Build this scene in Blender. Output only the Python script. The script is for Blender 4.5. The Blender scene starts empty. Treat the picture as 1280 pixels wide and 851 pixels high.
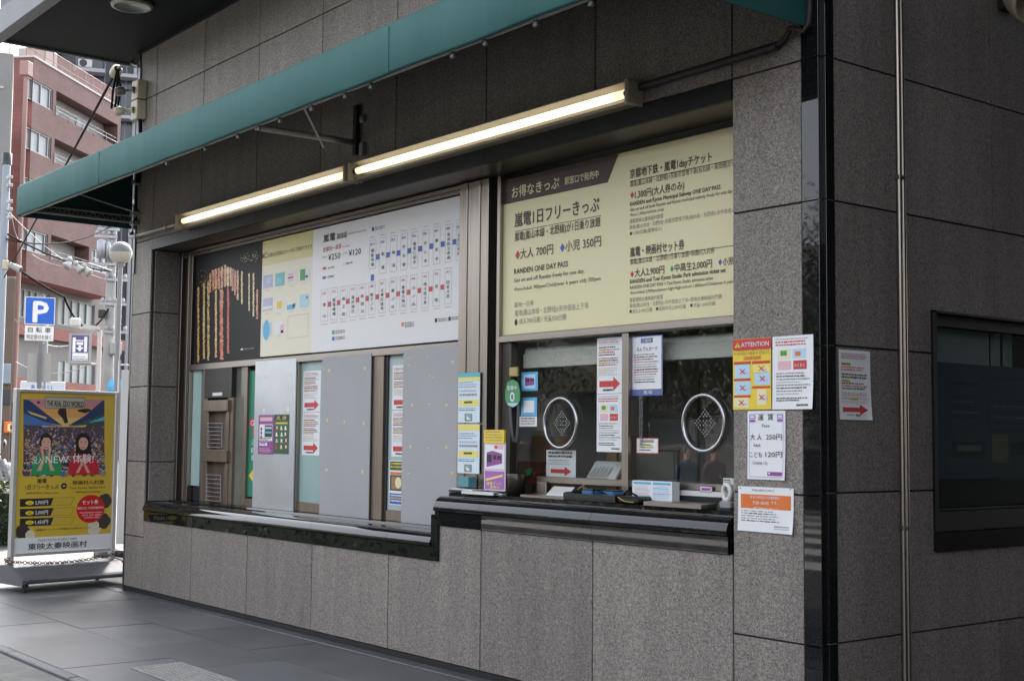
import bpy, bmesh, math, random
from mathutils import Vector, Matrix
random.seed(7)
SC = bpy.context.scene
COL = SC.collection
R = math.radians

# ------------------------------------------------------------------ camera
CAM = Vector((3.3848, -4.2841, 1.272))
YAW, PITCH, ROLL, FPX = 0.90150465, 0.07371495, 0.01000789, 1644.37
fw = Vector((-math.sin(YAW)*math.cos(PITCH), math.cos(YAW)*math.cos(PITCH), math.sin(PITCH)))
rt = fw.cross(Vector((0, 0, 1))).normalized()
up = rt.cross(fw)
r2 = math.cos(ROLL)*rt + math.sin(ROLL)*up
u2 = -math.sin(ROLL)*rt + math.cos(ROLL)*up
cam = bpy.data.cameras.new('camera')
co = bpy.data.objects.new('camera', cam)
COL.objects.link(co)
M3 = Matrix((r2, u2, -fw)).transposed()
co.matrix_world = Matrix.Translation(CAM) @ M3.to_4x4()
cam.sensor_fit = 'HORIZONTAL'
cam.sensor_width = 36
cam.lens = FPX/1280*36
cam.clip_start = 0.05
cam.clip_end = 2000
SC.camera = co

# ------------------------------------------------------------------ light
SUN_EL = R(44)
SUN_DIR = Vector((-0.72*math.cos(SUN_EL), 0.69*math.cos(SUN_EL), math.sin(SUN_EL))).normalized()
world = bpy.data.worlds.new('World')
SC.world = world
world.use_nodes = True
nt = world.node_tree
bg = nt.nodes['Background']
sky = nt.nodes.new('ShaderNodeTexSky')
sky.sky_type = 'NISHITA'
sky.sun_disc = False
sky.sun_elevation = SUN_EL
sky.sun_rotation = math.atan2(SUN_DIR.x, SUN_DIR.y)
sky.dust_density = 3.0
hs = nt.nodes.new('ShaderNodeHueSaturation')
hs.inputs['Saturation'].default_value = 0.30
nt.links.new(sky.outputs[0], hs.inputs['Color'])
nt.links.new(hs.outputs[0], bg.inputs[0])
bg.inputs[1].default_value = 0.15
sl = bpy.data.lights.new('sun', 'SUN')
sl.energy = 2.0
sl.angle = R(0.5)
sl.color = (1, 0.95, 0.87)
so = bpy.data.objects.new('sun', sl)
COL.objects.link(so)
so.rotation_euler = SUN_DIR.to_track_quat('Z', 'Y').to_euler()
vs = SC.view_settings
vs.view_transform = 'Standard'
vs.look = 'None'
vs.gamma = 1
vs.exposure = 2.35
vs.use_curve_mapping = False
try:
    SC.cycles.max_bounces = 6
    SC.cycles.transparent_max_bounces = 12
    SC.cycles.use_denoising = True
    SC.cycles.caustics_reflective = False
    SC.cycles.caustics_refractive = False
except Exception:
    pass

# ------------------------------------------------------------------ measuring
def ray(u, v):
    return r2*((u-640)/FPX) - u2*((v-425.5)/FPX) + fw
def on_y(u, v, y=0.0):
    r = ray(u, v); return CAM + r*((y-CAM.y)/r.y)
def on_x(u, v, x=0.0):
    r = ray(u, v); return CAM + r*((x-CAM.x)/r.x)
def on_z(u, v, z=0.0):
    r = ray(u, v); return CAM + r*((z-CAM.z)/r.z)
def at(u, v, d):
    r = ray(u, v); return CAM + r*(d/math.hypot(r.x, r.y))

# ------------------------------------------------------------------ materials
MATS = {}
def mat(name, col=(.5, .5, .5), rough=.5, metal=0., spec=.5, emit=None, coat=0.):
    if name in MATS: return MATS[name]
    m = bpy.data.materials.new(name)
    m.use_nodes = True
    b = m.node_tree.nodes['Principled BSDF']
    b.inputs['Base Color'].default_value = (*col, 1)
    b.inputs['Roughness'].default_value = rough
    b.inputs['Metallic'].default_value = metal
    b.inputs['Specular IOR Level'].default_value = spec
    b.inputs['Coat Weight'].default_value = coat
    if emit:
        b.inputs['Emission Color'].default_value = (*emit[0], 1)
        b.inputs['Emission Strength'].default_value = emit[1]
    MATS[name] = m
    return m
def N(m, t, **kw):
    n = m.node_tree.nodes.new(t)
    for k, v in kw.items(): setattr(n, k, v)
    return n
def L(m, a, b): m.node_tree.links.new(a, b)
def bsdf(m): return m.node_tree.nodes['Principled BSDF']
def ramp(m, stops, interp='LINEAR'):
    n = N(m, 'ShaderNodeValToRGB')
    n.color_ramp.interpolation = interp
    e = n.color_ramp.elements
    while len(e) < len(stops): e.new(.5)
    for k, (p, c) in zip(e, stops):
        k.position = p
        k.color = (*c, 1) if len(c) == 3 else c
    return n
def noisy(name, c1, c2, scale=4., rough=.5, metal=0., detail=6., stretch=(1, 1, 1), bump=0., bscale=None, spec=.5, lo=.3, hi=.7, rvar=0., coat=0.):
    """two-tone noise in object space: wear, weather and weave that belong to the thing"""
    if name in MATS: return MATS[name]
    m = mat(name, c1, rough, metal, spec, coat=coat)
    tc = N(m, 'ShaderNodeTexCoord')
    mp = N(m, 'ShaderNodeMapping')
    mp.inputs['Scale'].default_value = stretch
    no = N(m, 'ShaderNodeTexNoise')
    no.inputs['Scale'].default_value = scale
    no.inputs['Detail'].default_value = detail
    no.inputs['Roughness'].default_value = .65
    L(m, tc.outputs['Object'], mp.inputs[0]); L(m, mp.outputs[0], no.inputs['Vector'])
    r = ramp(m, [(lo, c1), (hi, c2)])
    L(m, no.outputs['Fac'], r.inputs[0])
    L(m, r.outputs[0], bsdf(m).inputs['Base Color'])
    if rvar:
        mr = N(m, 'ShaderNodeMapRange')
        mr.inputs[3].default_value = rough-rvar; mr.inputs[4].default_value = rough+rvar
        L(m, no.outputs['Fac'], mr.inputs[0]); L(m, mr.outputs[0], bsdf(m).inputs['Roughness'])
    if bump:
        n2 = N(m, 'ShaderNodeTexNoise')
        n2.inputs['Scale'].default_value = bscale or scale*4
        n2.inputs['Detail'].default_value = 4
        L(m, mp.outputs[0], n2.inputs['Vector'])
        bp = N(m, 'ShaderNodeBump')
        bp.inputs['Strength'].default_value = bump; bp.inputs['Distance'].default_value = .004
        L(m, n2.outputs['Fac'], bp.inputs['Height']); L(m, bp.outputs[0], bsdf(m).inputs['Normal'])
    return m

def granite(name, tint, dark=1.0):
    """flamed grey granite: crystals a few millimetres across, faint cloudiness, per-slab tone, run-off streaks"""
    m = mat(name, (.2, .2, .2), .62, 0, .35)
    tc = N(m, 'ShaderNodeTexCoord')
    vo = N(m, 'ShaderNodeTexVoronoi'); vo.inputs['Scale'].default_value = 235; vo.inputs['Randomness'].default_value = 1
    L(m, tc.outputs['Object'], vo.inputs['Vector'])
    sp = N(m, 'ShaderNodeSeparateColor'); L(m, vo.outputs['Color'], sp.inputs[0])
    t = tint
    r = ramp(m, [(0, (.085*dark, .078*dark, .073*dark)), (.22, (t[0]*.7, t[1]*.7, t[2]*.7)), (.6, t), (1, (t[0]*1.45, t[1]*1.43, t[2]*1.42))])
    L(m, sp.outputs[0], r.inputs[0])
    n1 = N(m, 'ShaderNodeTexNoise'); n1.inputs['Scale'].default_value = 55; n1.inputs['Detail'].default_value = 4; n1.inputs['Roughness'].default_value = .7
    L(m, tc.outputs['Object'], n1.inputs['Vector'])
    mr1 = N(m, 'ShaderNodeMapRange'); mr1.inputs[1].default_value = .3; mr1.inputs[2].default_value = .7; mr1.inputs[3].default_value = .78; mr1.inputs[4].default_value = 1.22
    L(m, n1.outputs['Fac'], mr1.inputs[0])
    # broad clouds and vertical run-off stains
    mp = N(m, 'ShaderNodeMapping'); mp.inputs['Scale'].default_value = (5, 5, .55)
    L(m, tc.outputs['Object'], mp.inputs[0])
    n2 = N(m, 'ShaderNodeTexNoise'); n2.inputs['Scale'].default_value = 1.7; n2.inputs['Detail'].default_value = 6
    L(m, mp.outputs[0], n2.inputs['Vector'])
    mr2 = N(m, 'ShaderNodeMapRange'); mr2.inputs[1].default_value = .3; mr2.inputs[2].default_value = .75; mr2.inputs[3].default_value = .82; mr2.inputs[4].default_value = 1.08
    L(m, n2.outputs['Fac'], mr2.inputs[0])
    at_ = N(m, 'ShaderNodeAttribute'); at_.attribute_name = 'tone'
    a = N(m, 'ShaderNodeMath', operation='MULTIPLY'); b = N(m, 'ShaderNodeMath', operation='MULTIPLY')
    L(m, mr1.outputs[0], a.inputs[0]); L(m, mr2.outputs[0], a.inputs[1])
    L(m, a.outputs[0], b.inputs[0]); L(m, at_.outputs['Fac'], b.inputs[1])
    mx = N(m, 'ShaderNodeVectorMath', operation='SCALE')
    L(m, r.outputs[0], mx.inputs[0]); L(m, b.outputs[0], mx.inputs['Scale'])
    L(m, mx.outputs[0], bsdf(m).inputs['Base Color'])
    bp = N(m, 'ShaderNodeBump'); bp.inputs['Strength'].default_value = .35; bp.inputs['Distance'].default_value = .002
    L(m, n1.outputs['Fac'], bp.inputs['Height']); L(m, bp.outputs[0], bsdf(m).inputs['Normal'])
    return m

G_FRONT = granite('grey_flamed_granite', (.245, .217, .194))
G_SIDE = granite('shaded_granite', (.21, .184, .166))  # same granite in a darker colour, shade put into the side wall
JOINT = mat('dark_joint_sealant', (.022, .021, .02), .8)
def black_stone():
    m = mat('polished_black_granite', (.012, .012, .013), .07, 0, .5)
    tc = N(m, 'ShaderNodeTexCoord')
    vo = N(m, 'ShaderNodeTexVoronoi'); vo.inputs['Scale'].default_value = 260
    L(m, tc.outputs['Object'], vo.inputs['Vector'])
    sp = N(m, 'ShaderNodeSeparateColor'); L(m, vo.outputs['Color'], sp.inputs[0])
    r = ramp(m, [(0, (.006, .006, .007)), (.93, (.010, .010, .011)), (.99, (.030, .030, .030))])
    L(m, sp.outputs[0], r.inputs[0]); L(m, r.outputs[0], bsdf(m).inputs['Base Color'])
    n = N(m, 'ShaderNodeTexNoise'); n.inputs['Scale'].default_value = 6; n.inputs['Detail'].default_value = 8
    L(m, tc.outputs['Object'], n.inputs['Vector'])
    mr = N(m, 'ShaderNodeMapRange'); mr.inputs[1].default_value = .4; mr.inputs[2].default_value = .75; mr.inputs[3].default_value = .01; mr.inputs[4].default_value = .045
    L(m, n.outputs['Fac'], mr.inputs[0]); L(m, mr.outputs[0], bsdf(m).inputs['Roughness'])
    return m
BLACK = black_stone()
STEEL = noisy('hairline_stainless', (.36, .315, .275), (.28, .245, .215), 30, .34, 1.0, 4, (1, 1, .02), rvar=.08)
STEEL_H = noisy('hairline_stainless_rail', (.36, .32, .29), (.28, .25, .225), 30, .36, 1.0, 4, (.02, 1, 1), rvar=.08)
BROWN_ST = noisy('bronze_tinted_steel', (.30, .235, .19), (.22, .175, .145), 20, .42, .85, 4, (1, 1, .05))
DARK = mat('black_void', (.008, .008, .008), .7)
BLK_PL = mat('black_plastic', (.015, .015, .016), .35)
GREY_BOARD = noisy('grey_board_paint', (.345, .34, .35), (.385, .38, .39), 2.2, .55, 0, 8, bump=.05)
TEAL_GL = noisy('frosted_teal_glass', (.30, .43, .41), (.36, .49, .47), 1.3, .22, 0, 3, spec=.6)
ALU = noisy('worn_aluminium_sheet', (.50, .52, .55), (.62, .64, .67), 2.2, .34, .55, 8, (1, 1, .5), rvar=.12)
WHITE = mat('white_paper', (.80, .80, .81), .5)
WHITEG = mat('white_gloss_board', (.755, .735, .735), .28)
CREAM = mat('cream_board', (.80, .725, .435), .35)
BEIGE = mat('beige_board', (.76, .70, .54), .35)
YELL_B = mat('soft_yellow_band', (.66, .58, .22), .35)
INK = mat('black_ink', (.02, .018, .017), .5)
INKB = mat('brown_ink', (.045, .025, .02), .4)
GREY = mat('grey_ink', (.30, .28, .24), .5)
LGREY = mat('light_grey_ink', (.50, .49, .46), .5)
RED = mat('red_ink', (.55, .035, .035), .45)
BLUE = mat('blue_ink', (.03, .11, .45), .45)
SKYB = mat('sky_blue_ink', (.10, .42, .70), .45)
PALEB = mat('pale_blue_ink', (.45, .66, .80), .45)
GREEN = mat('green_ink', (.06, .30, .10), .45)
YELL = mat('yellow_ink', (.80, .58, .04), .45)
PYEL = mat('pale_yellow_ink', (.80, .70, .18), .45)
ORANGE = mat('orange_ink', (.72, .17, .03), .45)
PURPLE = mat('purple_ink', (.28, .06, .28), .45)
LAV = mat('lavender_ink', (.52, .50, .68), .45)
PINK = mat('pink_ink', (.75, .45, .50), .45)
SKIN = mat('printed_skin_tone', (.62, .38, .27), .5)
DKGRN = mat('dark_green_ink', (.03, .10, .04), .45)
NIGHT = mat('night_black_print', (.010, .010, .012), .5, 0, .2)
CARTON = mat('brown_print', (.33, .20, .10), .5)
WPLAS = mat('white_plastic', (.70, .70, .68), .4)
BEIGEP = noisy('aged_beige_paint', (.42, .36, .25), (.50, .44, .32), 9, .5)
RUST = noisy('rusty_iron', (.10, .045, .025), (.16, .09, .06), 40, .8, .3)
GALV = noisy('galvanised_steel', (.30, .31, .33), (.40, .41, .43), 6, .5, .6)
PIPEG = noisy('grey_painted_pipe', (.26, .25, .24), (.33, .32, .31), 8, .45)
PIPEB = noisy('brown_painted_pipe', (.022, .017, .015), (.034, .026, .023), 8, .6)
CABLE = mat('black_cable', (.006, .006, .006), .9, 0, .1)

def glass(name, tint=(.9, .95, .95), refl=1.0):
    m = bpy.data.materials.new(name); m.use_nodes = True
    n = m.node_tree.nodes; n.clear()
    o = n.new('ShaderNodeOutputMaterial'); mx = n.new('ShaderNodeMixShader')
    t = n.new('ShaderNodeBsdfTransparent'); t.inputs[0].default_value = (*tint, 1)
    g = n.new('ShaderNodeBsdfGlossy'); g.inputs['Roughness'].default_value = .01
    lw = n.new('ShaderNodeLayerWeight'); lw.inputs[0].default_value = .5
    pw_ = n.new('ShaderNodeMath'); pw_.operation = 'POWER'; pw_.inputs[1].default_value = 5
    f = n.new('ShaderNodeMath'); f.operation = 'MULTIPLY_ADD'; f.inputs[1].default_value = .95; f.inputs[2].default_value = .06*refl
    L(m, lw.outputs['Facing'], pw_.inputs[0]); L(m, pw_.outputs[0], f.inputs[0])
    L(m, f.outputs[0], mx.inputs[0]); L(m, t.outputs[0], mx.inputs[1]); L(m, g.outputs[0], mx.inputs[2]); L(m, mx.outputs[0], o.inputs[0])
    MATS[name] = m
    return m
GLASS = glass('clear_window_glass', (.955, .965, .96))
GLASS_D = glass('smoked_window_glass', (.72, .78, .80))

# ------------------------------------------------------------------ mesh builder
TXT = {}
def text_geo(s, bold=0.):
    k = (s, bold)
    if k not in TXT:
        c = bpy.data.curves.new('lettering', 'FONT'); c.body = s; c.size = 1; c.resolution_u = 2; c.offset = bold
        o = bpy.data.objects.new('lettering', c)
        me = bpy.data.meshes.new_from_object(o)
        vs_ = [(v.co.x, v.co.y) for v in me.vertices]
        fs = [tuple(p.vertices) for p in me.polygons]
        bpy.data.meshes.remove(me); bpy.data.objects.remove(o); bpy.data.curves.remove(c)
        TXT[k] = (vs_, fs)
    return TXT[k]

def outward(vs, fs):
    """turn the faces of a closed solid outwards"""
    V = [Vector(v) for v in vs]
    c = sum(V, Vector())/len(V); vol = 0.
    for f in fs:
        for k in range(1, len(f)-1):
            vol += (V[f[0]]-c).dot((V[f[k]]-c).cross(V[f[k+1]]-c))
    return fs if vol >= 0 else [tuple(reversed(f)) for f in fs]

class MB:
    def __init__(s):
        s.v, s.f, s.m, s.mats, s.sm, s.tone = [], [], [], [], [], []
        s.cur_tone = 1.0
    def mi(s, m):
        if m not in s.mats: s.mats.append(m)
        return s.mats.index(m)
    def add(s, vs, fs, m, smooth=False):
        b = len(s.v); i = s.mi(m)
        s.v += [tuple(x) for x in vs]
        for f in fs:
            s.f.append(tuple(b+k for k in f)); s.m.append(i); s.sm.append(smooth); s.tone.append(s.cur_tone)
        return s
    def box(s, x0, x1, y0, y1, z0, z1, m, c=0.):
        x0, x1 = min(x0, x1), max(x0, x1); y0, y1 = min(y0, y1), max(y0, y1); z0, z1 = min(z0, z1), max(z0, z1)
        c = min(c, (x1-x0)*.3, (y1-y0)*.3, (z1-z0)*.3)
        if c <= 0:
            vs = [(x, y, z) for x in (x0, x1) for y in (y0, y1) for z in (z0, z1)]
            fs = [(0, 1, 3, 2), (4, 6, 7, 5), (0, 4, 5, 1), (2, 3, 7, 6), (0, 2, 6, 4), (1, 5, 7, 3)]
            return s.add(vs, fs, m)
        bm = bmesh.new(); bmesh.ops.create_cube(bm, size=1)
        for v in bm.verts:
            v.co = Vector(((x0+x1)/2+v.co.x*(x1-x0), (y0+y1)/2+v.co.y*(y1-y0), (z0+z1)/2+v.co.z*(z1-z0)))
        bmesh.ops.bevel(bm, geom=bm.edges[:], offset=c, segments=1, affect='EDGES', profile=.5)
        bm.verts.index_update()
        s.add([v.co[:] for v in bm.verts], [tuple(v.index for v in f.verts) for f in bm.faces], m)
        bm.free()
        return s
    def quad(s, pts, m):
        if all(abs(p[2]-pts[0][2]) < 1e-9 for p in pts) and hasattr(s, 'P'):
            ar = sum(pts[i][0]*pts[(i+1) % len(pts)][1]-pts[(i+1) % len(pts)][0]*pts[i][1] for i in range(len(pts)))
            if ar < 0: pts = list(pts)[::-1]
        return s.add(pts, [tuple(range(len(pts)))], m)
    def prism(s, pts, off, m):
        """closed extrusion of polygon pts (3D) by vector off"""
        n = len(pts); off = Vector(off)
        a = [Vector(p) for p in pts]; b = [p+off for p in a]
        fs = [tuple(range(n))[::-1], tuple(range(n, 2*n))] + [(i, (i+1) % n, n+(i+1) % n, n+i) for i in range(n)]
        return s.add(a+b, outward(a+b, fs), m)
    def tube(s, path, r, m, n=8, cap=True, smooth=True):
        P = [Vector(p) for p in path]
        rr = r if isinstance(r, (list, tuple)) else [r]*len(P)
        vs, fs = [], []
        ref = None
        for i, p in enumerate(P):
            t = (P[min(i+1, len(P)-1)]-P[max(i-1, 0)]).normalized()
            if ref is None:
                ref = t.orthogonal().normalized()
            ref = (ref - t*ref.dot(t)).normalized()
            bi = t.cross(ref)
            for k in range(n):
                a = 2*math.pi*k/n
                vs.append(p + (ref*math.cos(a)+bi*math.sin(a))*rr[i])
        for i in range(len(P)-1):
            for k in range(n):
                fs.append((i*n+k, i*n+(k+1) % n, (i+1)*n+(k+1) % n, (i+1)*n+k))
        s.add(vs, fs, m, smooth)
        if cap:
            s.add(vs[:n], [tuple(range(n))[::-1]], m); s.add(vs[-n:], [tuple(range(n))], m)
        return s
    def lathe(s, prof, axis_p, axis_d, m, n=20, smooth=True):
        """prof: (distance along axis, radius)"""
        d = Vector(axis_d).normalized(); o = d.orthogonal().normalized(); b = d.cross(o); p0 = Vector(axis_p)
        vs, fs = [], []
        for h, r in prof:
            for k in range(n):
                a = 2*math.pi*k/n
                vs.append(p0+d*h+(o*math.cos(a)+b*math.sin(a))*max(r, 1e-4))
        for i in range(len(prof)-1):
            for k in range(n):
                fs.append((i*n+k, i*n+(k+1) % n, (i+1)*n+(k+1) % n, (i+1)*n+k))
        return s.add(vs, outward(vs, fs), m, smooth)
    def ball(s, c, r, m, n=16, sq=(1, 1, 1)):
        vs, fs = [], []
        h = n//2
        for i in range(h+1):
            a = math.pi*i/h
            for k in range(n):
                b = 2*math.pi*k/n
                vs.append((c[0]+r*sq[0]*math.sin(a)*math.cos(b), c[1]+r*sq[1]*math.sin(a)*math.sin(b), c[2]+r*sq[2]*math.cos(a)))
        for i in range(h):
            for k in range(n):
                fs.append((i*n+k, (i+1)*n+k, (i+1)*n+(k+1) % n, i*n+(k+1) % n))
        return s.add(vs, fs, m, True)
    def torus(s, c, ax, R_, r, m, n=40, k=10):
        d = Vector(ax).normalized(); o = d.orthogonal().normalized(); b = d.cross(o); c = Vector(c)
        vs, fs = [], []
        for i in range(n):
            a = 2*math.pi*i/n; e = o*math.cos(a)+b*math.sin(a)
            for j in range(k):
                t = 2*math.pi*j/k
                vs.append(c+e*(R_+r*math.cos(t))+d*(r*math.sin(t)))
        for i in range(n):
            for j in range(k):
                fs.append((i*k+j, ((i+1) % n)*k+j, ((i+1) % n)*k+(j+1) % k, i*k+(j+1) % k))
        return s.add(vs, fs, m, True)
    # ---- flat print in the local XY plane at height h
    def rect(s, x0, x1, y0, y1, h, m): return s.quad([(x0, y0, h), (x1, y0, h), (x1, y1, h), (x0, y1, h)], m)
    def disc(s, x, y, rx, ry, h, m, n=24):
        return s.quad([(x+rx*math.cos(2*math.pi*k/n), y+ry*math.sin(2*math.pi*k/n), h) for k in range(n)], m)
    def text(s, t, x, y, hgt, w, h, m, bold=0., shear=0.):
        vs_, fs = text_geo(t, 0.)
        if not vs_: return s
        xs = [a for a, _ in vs_]; x_0, x_1 = min(xs), max(xs)
        cap = .80 if any(ord(c) > 0x2000 for c in t) else .72
        sy = hgt/cap
        sx = (w/(x_1-x_0)) if w else sy
        dx = x if w else x
        k = bold*sy*1.1
        offs = [(0, 0)] if bold < .004 else ([(-k*.5, 0), (k*.5, 0)] if bold < .012 else [(-k*.5, -k*.3), (k*.5, -k*.3), (0, k*.5), (0, -k*.6)])
        for i, (ox, oy) in enumerate(offs):
            s.add([(dx+ox+(a-x_0)*sx, y+oy+b*sy+shear*(a-x_0)*sx, h+.00012*i) for a, b in vs_], fs, m)
        return s
    def build(s, name, parent=None, mw=None, bevel=0.):
        me = bpy.data.meshes.new(name)
        me.from_pydata(s.v, [], s.f)
        for m in s.mats: me.materials.append(m)
        me.polygons.foreach_set('material_index', s.m)
        me.polygons.foreach_set('use_smooth', s.sm)
        if any(t != 1.0 for t in s.tone) or any(m in (G_FRONT, G_SIDE) for m in s.mats):
            a = me.attributes.new('tone', 'FLOAT', 'FACE')
            a.data.foreach_set('value', s.tone)
        me.update()
        o = bpy.data.objects.new(name, me)
        COL.objects.link(o)
        if mw is not None: o.matrix_world = mw
        if parent is not None:
            o.parent = parent
            if mw is None: o.matrix_parent_inverse = parent.matrix_world.inverted()
            else: o.matrix_parent_inverse = parent.matrix_world.inverted()
        return o

def tag(o, label=None, cat=None, group=None, kind=None):
    if label: o['label'] = label
    if cat: o['category'] = cat
    if group: o['group'] = group
    if kind: o['kind'] = kind
    return o
def empty(name, loc, label, cat, group=None):
    o = bpy.data.objects.new(name, None)
    COL.objects.link(o)
    o.matrix_world = Matrix.Translation(Vector(loc))
    o.empty_display_size = .1
    return tag(o, label, cat, group)

class Plane:
    """an upright plane: origin O, horizontal axis e (to the right as seen from its front), normal n"""
    def __init__(s, O, e):
        s.O = Vector(O); s.e = Vector((e[0], e[1], 0)).normalized()
        s.n = s.e.cross(Vector((0, 0, 1)))
        s.mw = Matrix((s.e, Vector((0, 0, 1)), s.n)).transposed().to_4x4()
        s.mw.translation = s.O
    def st(s, u, v, h=0.):
        r = ray(u, v)
        t = ((s.O+s.n*h-CAM).dot(s.n))/r.dot(s.n)
        q = CAM+r*t-s.O
        return q.dot(s.e), q.z
    def w(s, a, b, h=0.): return s.O+s.e*a+Vector((0, 0, b))+s.n*h

class Sheet(MB):
    """a flat printed thing: board plus print, coordinates read off the photo and carried onto its real plane.
    sc/ou/ov: crop scale and origin the pixel figures were read in."""
    def __init__(s, plane, sc=1., ou=0., ov=0.):
        super().__init__(); s.P = plane; s.k = (sc, ou, ov)
    def px(s, x, y):
        sc, ou, ov = s.k
        return s.P.st(ou+x/sc, ov+y/sc)
    def board(s, tl, br, th, m, edge=None):
        a = s.px(*tl); b = s.px(*br)
        s.x0, s.x1, s.y0, s.y1 = a[0], b[0], b[1], a[1]
        s.box(a[0], b[0], b[1], a[1], -th, 0, m)
        return s
    def board_m(s, x0, x1, y0, y1, th, m):
        s.x0, s.x1, s.y0, s.y1 = x0, x1, y0, y1
        s.box(x0, x1, y0, y1, -th, 0, m); return s
    def ptext(s, t, a, b, hp, m, bold=0., h=.0022):
        """text from baseline-left pixel a to baseline-right pixel b, glyph height hp pixels at the left"""
        p = s.px(*a); q = s.px(*b); top = s.px(a[0], a[1]-hp)
        slope = 0.
        return s.text(t, p[0], p[1], top[1]-p[1], q[0]-p[0], h, m, bold, slope)
    def ppoly(s, pts, m, h=.0006): return s.quad([(*s.px(*p), h) for p in pts], m)
    def prect(s, a, b, m, h=.0006):
        p = s.px(*a); q = s.px(*b); return s.rect(p[0], q[0], q[1], p[1], h, m)
    def pc(s, c, w, hh, m, h=.0008):
        """rectangle centred on pixel c, w x hh pixels"""
        p = s.px(*c); q = s.px(c[0]+w, c[1]); t = s.px(c[0], c[1]-hh)
        dx = (q[0]-p[0])/2; dy = (t[1]-p[1])/2
        return s.rect(p[0]-dx, p[0]+dx, p[1]-dy, p[1]+dy, h, m)
    def outline(s, x0, x1, y0, y1, t, m, h=.0008):
        s.rect(x0, x1, y0, y0+t, h, m); s.rect(x0, x1, y1-t, y1, h, m)
        s.rect(x0, x0+t, y0+t, y1-t, h, m); s.rect(x1-t, x1, y0+t, y1-t, h, m); return s
    def pdia(s, c, w, hh, m):
        p = s.px(*c); q = s.px(c[0]+w, c[1]); t = s.px(c[0], c[1]-hh)
        dx = (q[0]-p[0]); dy = t[1]-p[1]
        return s.quad([(p[0]-dx, p[1], .001), (p[0], p[1]-dy, .001), (p[0]+dx, p[1], .001), (p[0], p[1]+dy, .001)], m)
    # ---- fractions of the board (0..1 from left / from top)
    def fx(s, a): return s.x0+(s.x1-s.x0)*a
    def fy(s, b): return s.y1-(s.y1-s.y0)*b
    def fr(s, a0, b0, a1, b1, m, h=None):
        if h is None: s.layer = getattr(s, 'layer', 0)+1; h = .0008+.00003*s.layer
        return s.rect(s.fx(a0), s.fx(a1), s.fy(b1), s.fy(b0), h, m)
    def ft(s, t, a0, b, a1, hf, m, bold=0., h=.0022):
        return s.text(t, s.fx(a0), s.fy(b), (s.y1-s.y0)*hf, (s.fx(a1)-s.fx(a0)) if a1 else None, h, m, bold)
    def paper(s, tl, br, amp, m):
        """a sheet of paper whose lower corners lift off the wall a little"""
        a = s.px(*tl); b = s.px(*br); s.x0, s.x1, s.y0, s.y1 = a[0], b[0], b[1], a[1]
        n = 14; vs = [(s.x0+(s.x1-s.x0)*i/n, s.y0+(s.y1-s.y0)*j/n, 0) for j in range(n+1) for i in range(n+1)]
        s.add(vs, [(j*(n+1)+i, j*(n+1)+i+1, (j+1)*(n+1)+i+1, (j+1)*(n+1)+i) for j in range(n) for i in range(n)], m, True)
        s.add([(x, y, -.0006) for x, y, z in vs], [(j*(n+1)+i, (j+1)*(n+1)+i, (j+1)*(n+1)+i+1, j*(n+1)+i+1) for j in range(n) for i in range(n)], m, True)
        s.amp = amp; return s
    def curl(s):
        out = []
        for x, y, z in s.v:
            u = (x-s.x0)/(s.x1-s.x0)*2-1; v = 1-(y-s.y0)/(s.y1-s.y0)
            out.append((x, y, z+s.amp*(abs(u)**5*(1.0 if u > 0 else .35)*v**3+.22*v*v*(1-u*u))))
        s.v = out; return s
    def lines(s, a0, a1, b0, b1, n, cols, fill=.5, ragged=.3, hl=None):
        """rows of small print too fine to read in the photo: broken runs of ink"""
        rnd = random.Random(int((a0+b0*7+n)*1000)+len(s.v))
        step = (b1-b0)/n
        for i in range(n):
            b = b0+step*i
            end = a1-(a1-a0)*rnd.random()*ragged
            if hl and i in hl:
                s.fr(a0, b-step*.12, a0+(a1-a0)*rnd.uniform(.35, .6), b+step*fill+step*.15, PYEL, .0016)
            a = a0; m = cols[i % len(cols)]
            while a < end-.01:
                wd = rnd.uniform(.03, .11)*(a1-a0)
                e = min(a+wd, end)
                s.fr(a, b+step*rnd.uniform(0, .08), e, b+step*(fill+rnd.uniform(-.06, .06)), m, .0019)
                a = e+rnd.uniform(.012, .028)*(a1-a0)
        return s
    def arrow(s, a0, a1, bc, th, m=None):
        m = m or RED
        w = a1-a0; hd = a0+w*.68
        X, Y_ = s.fx, s.fy
        return s.quad([(X(a0), Y_(bc+th*.5), .001), (X(hd), Y_(bc+th*.5), .001), (X(hd), Y_(bc+th*1.15), .001), (X(a1), Y_(bc), .001),
                       (X(hd), Y_(bc-th*1.15), .001), (X(hd), Y_(bc-th*.5), .001), (X(a0), Y_(bc-th*.5), .001)], m)
    def done(s, name, label, cat, group=None, parent=None):
        cx, cy = (s.x0+s.x1)/2, s.y0
        s.v = [(a-cx, b-cy, c) for a, b, c in s.v]
        mw = s.P.mw.copy(); mw.translation = s.P.w(cx, cy)
        o = s.build(name, parent, mw)
        if label: tag(o, label, cat, group)
        return o

FRONT = lambda y: Plane((0, y, 0), (1, 0, 0))
SIDE = lambda x: Plane((x, 0, 0), (0, 1, 0))

# ================================================================== SETTING
def struct(o): o['kind'] = 'structure'; return o
XJ = [-7.13, -6.763, -5.865, -4.968, -4.075, -3.18, -2.28, -1.387, -.487, -.103]
ZJ = [.035, .449, 1.05, 1.657, 2.256, 2.854]
ZU = [2.854, 3.452, 4.05, 4.50]
G = .0042  # half a joint
SL, SR = .735, .962      # sill heights left and right
HEAD = 2.763

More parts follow.
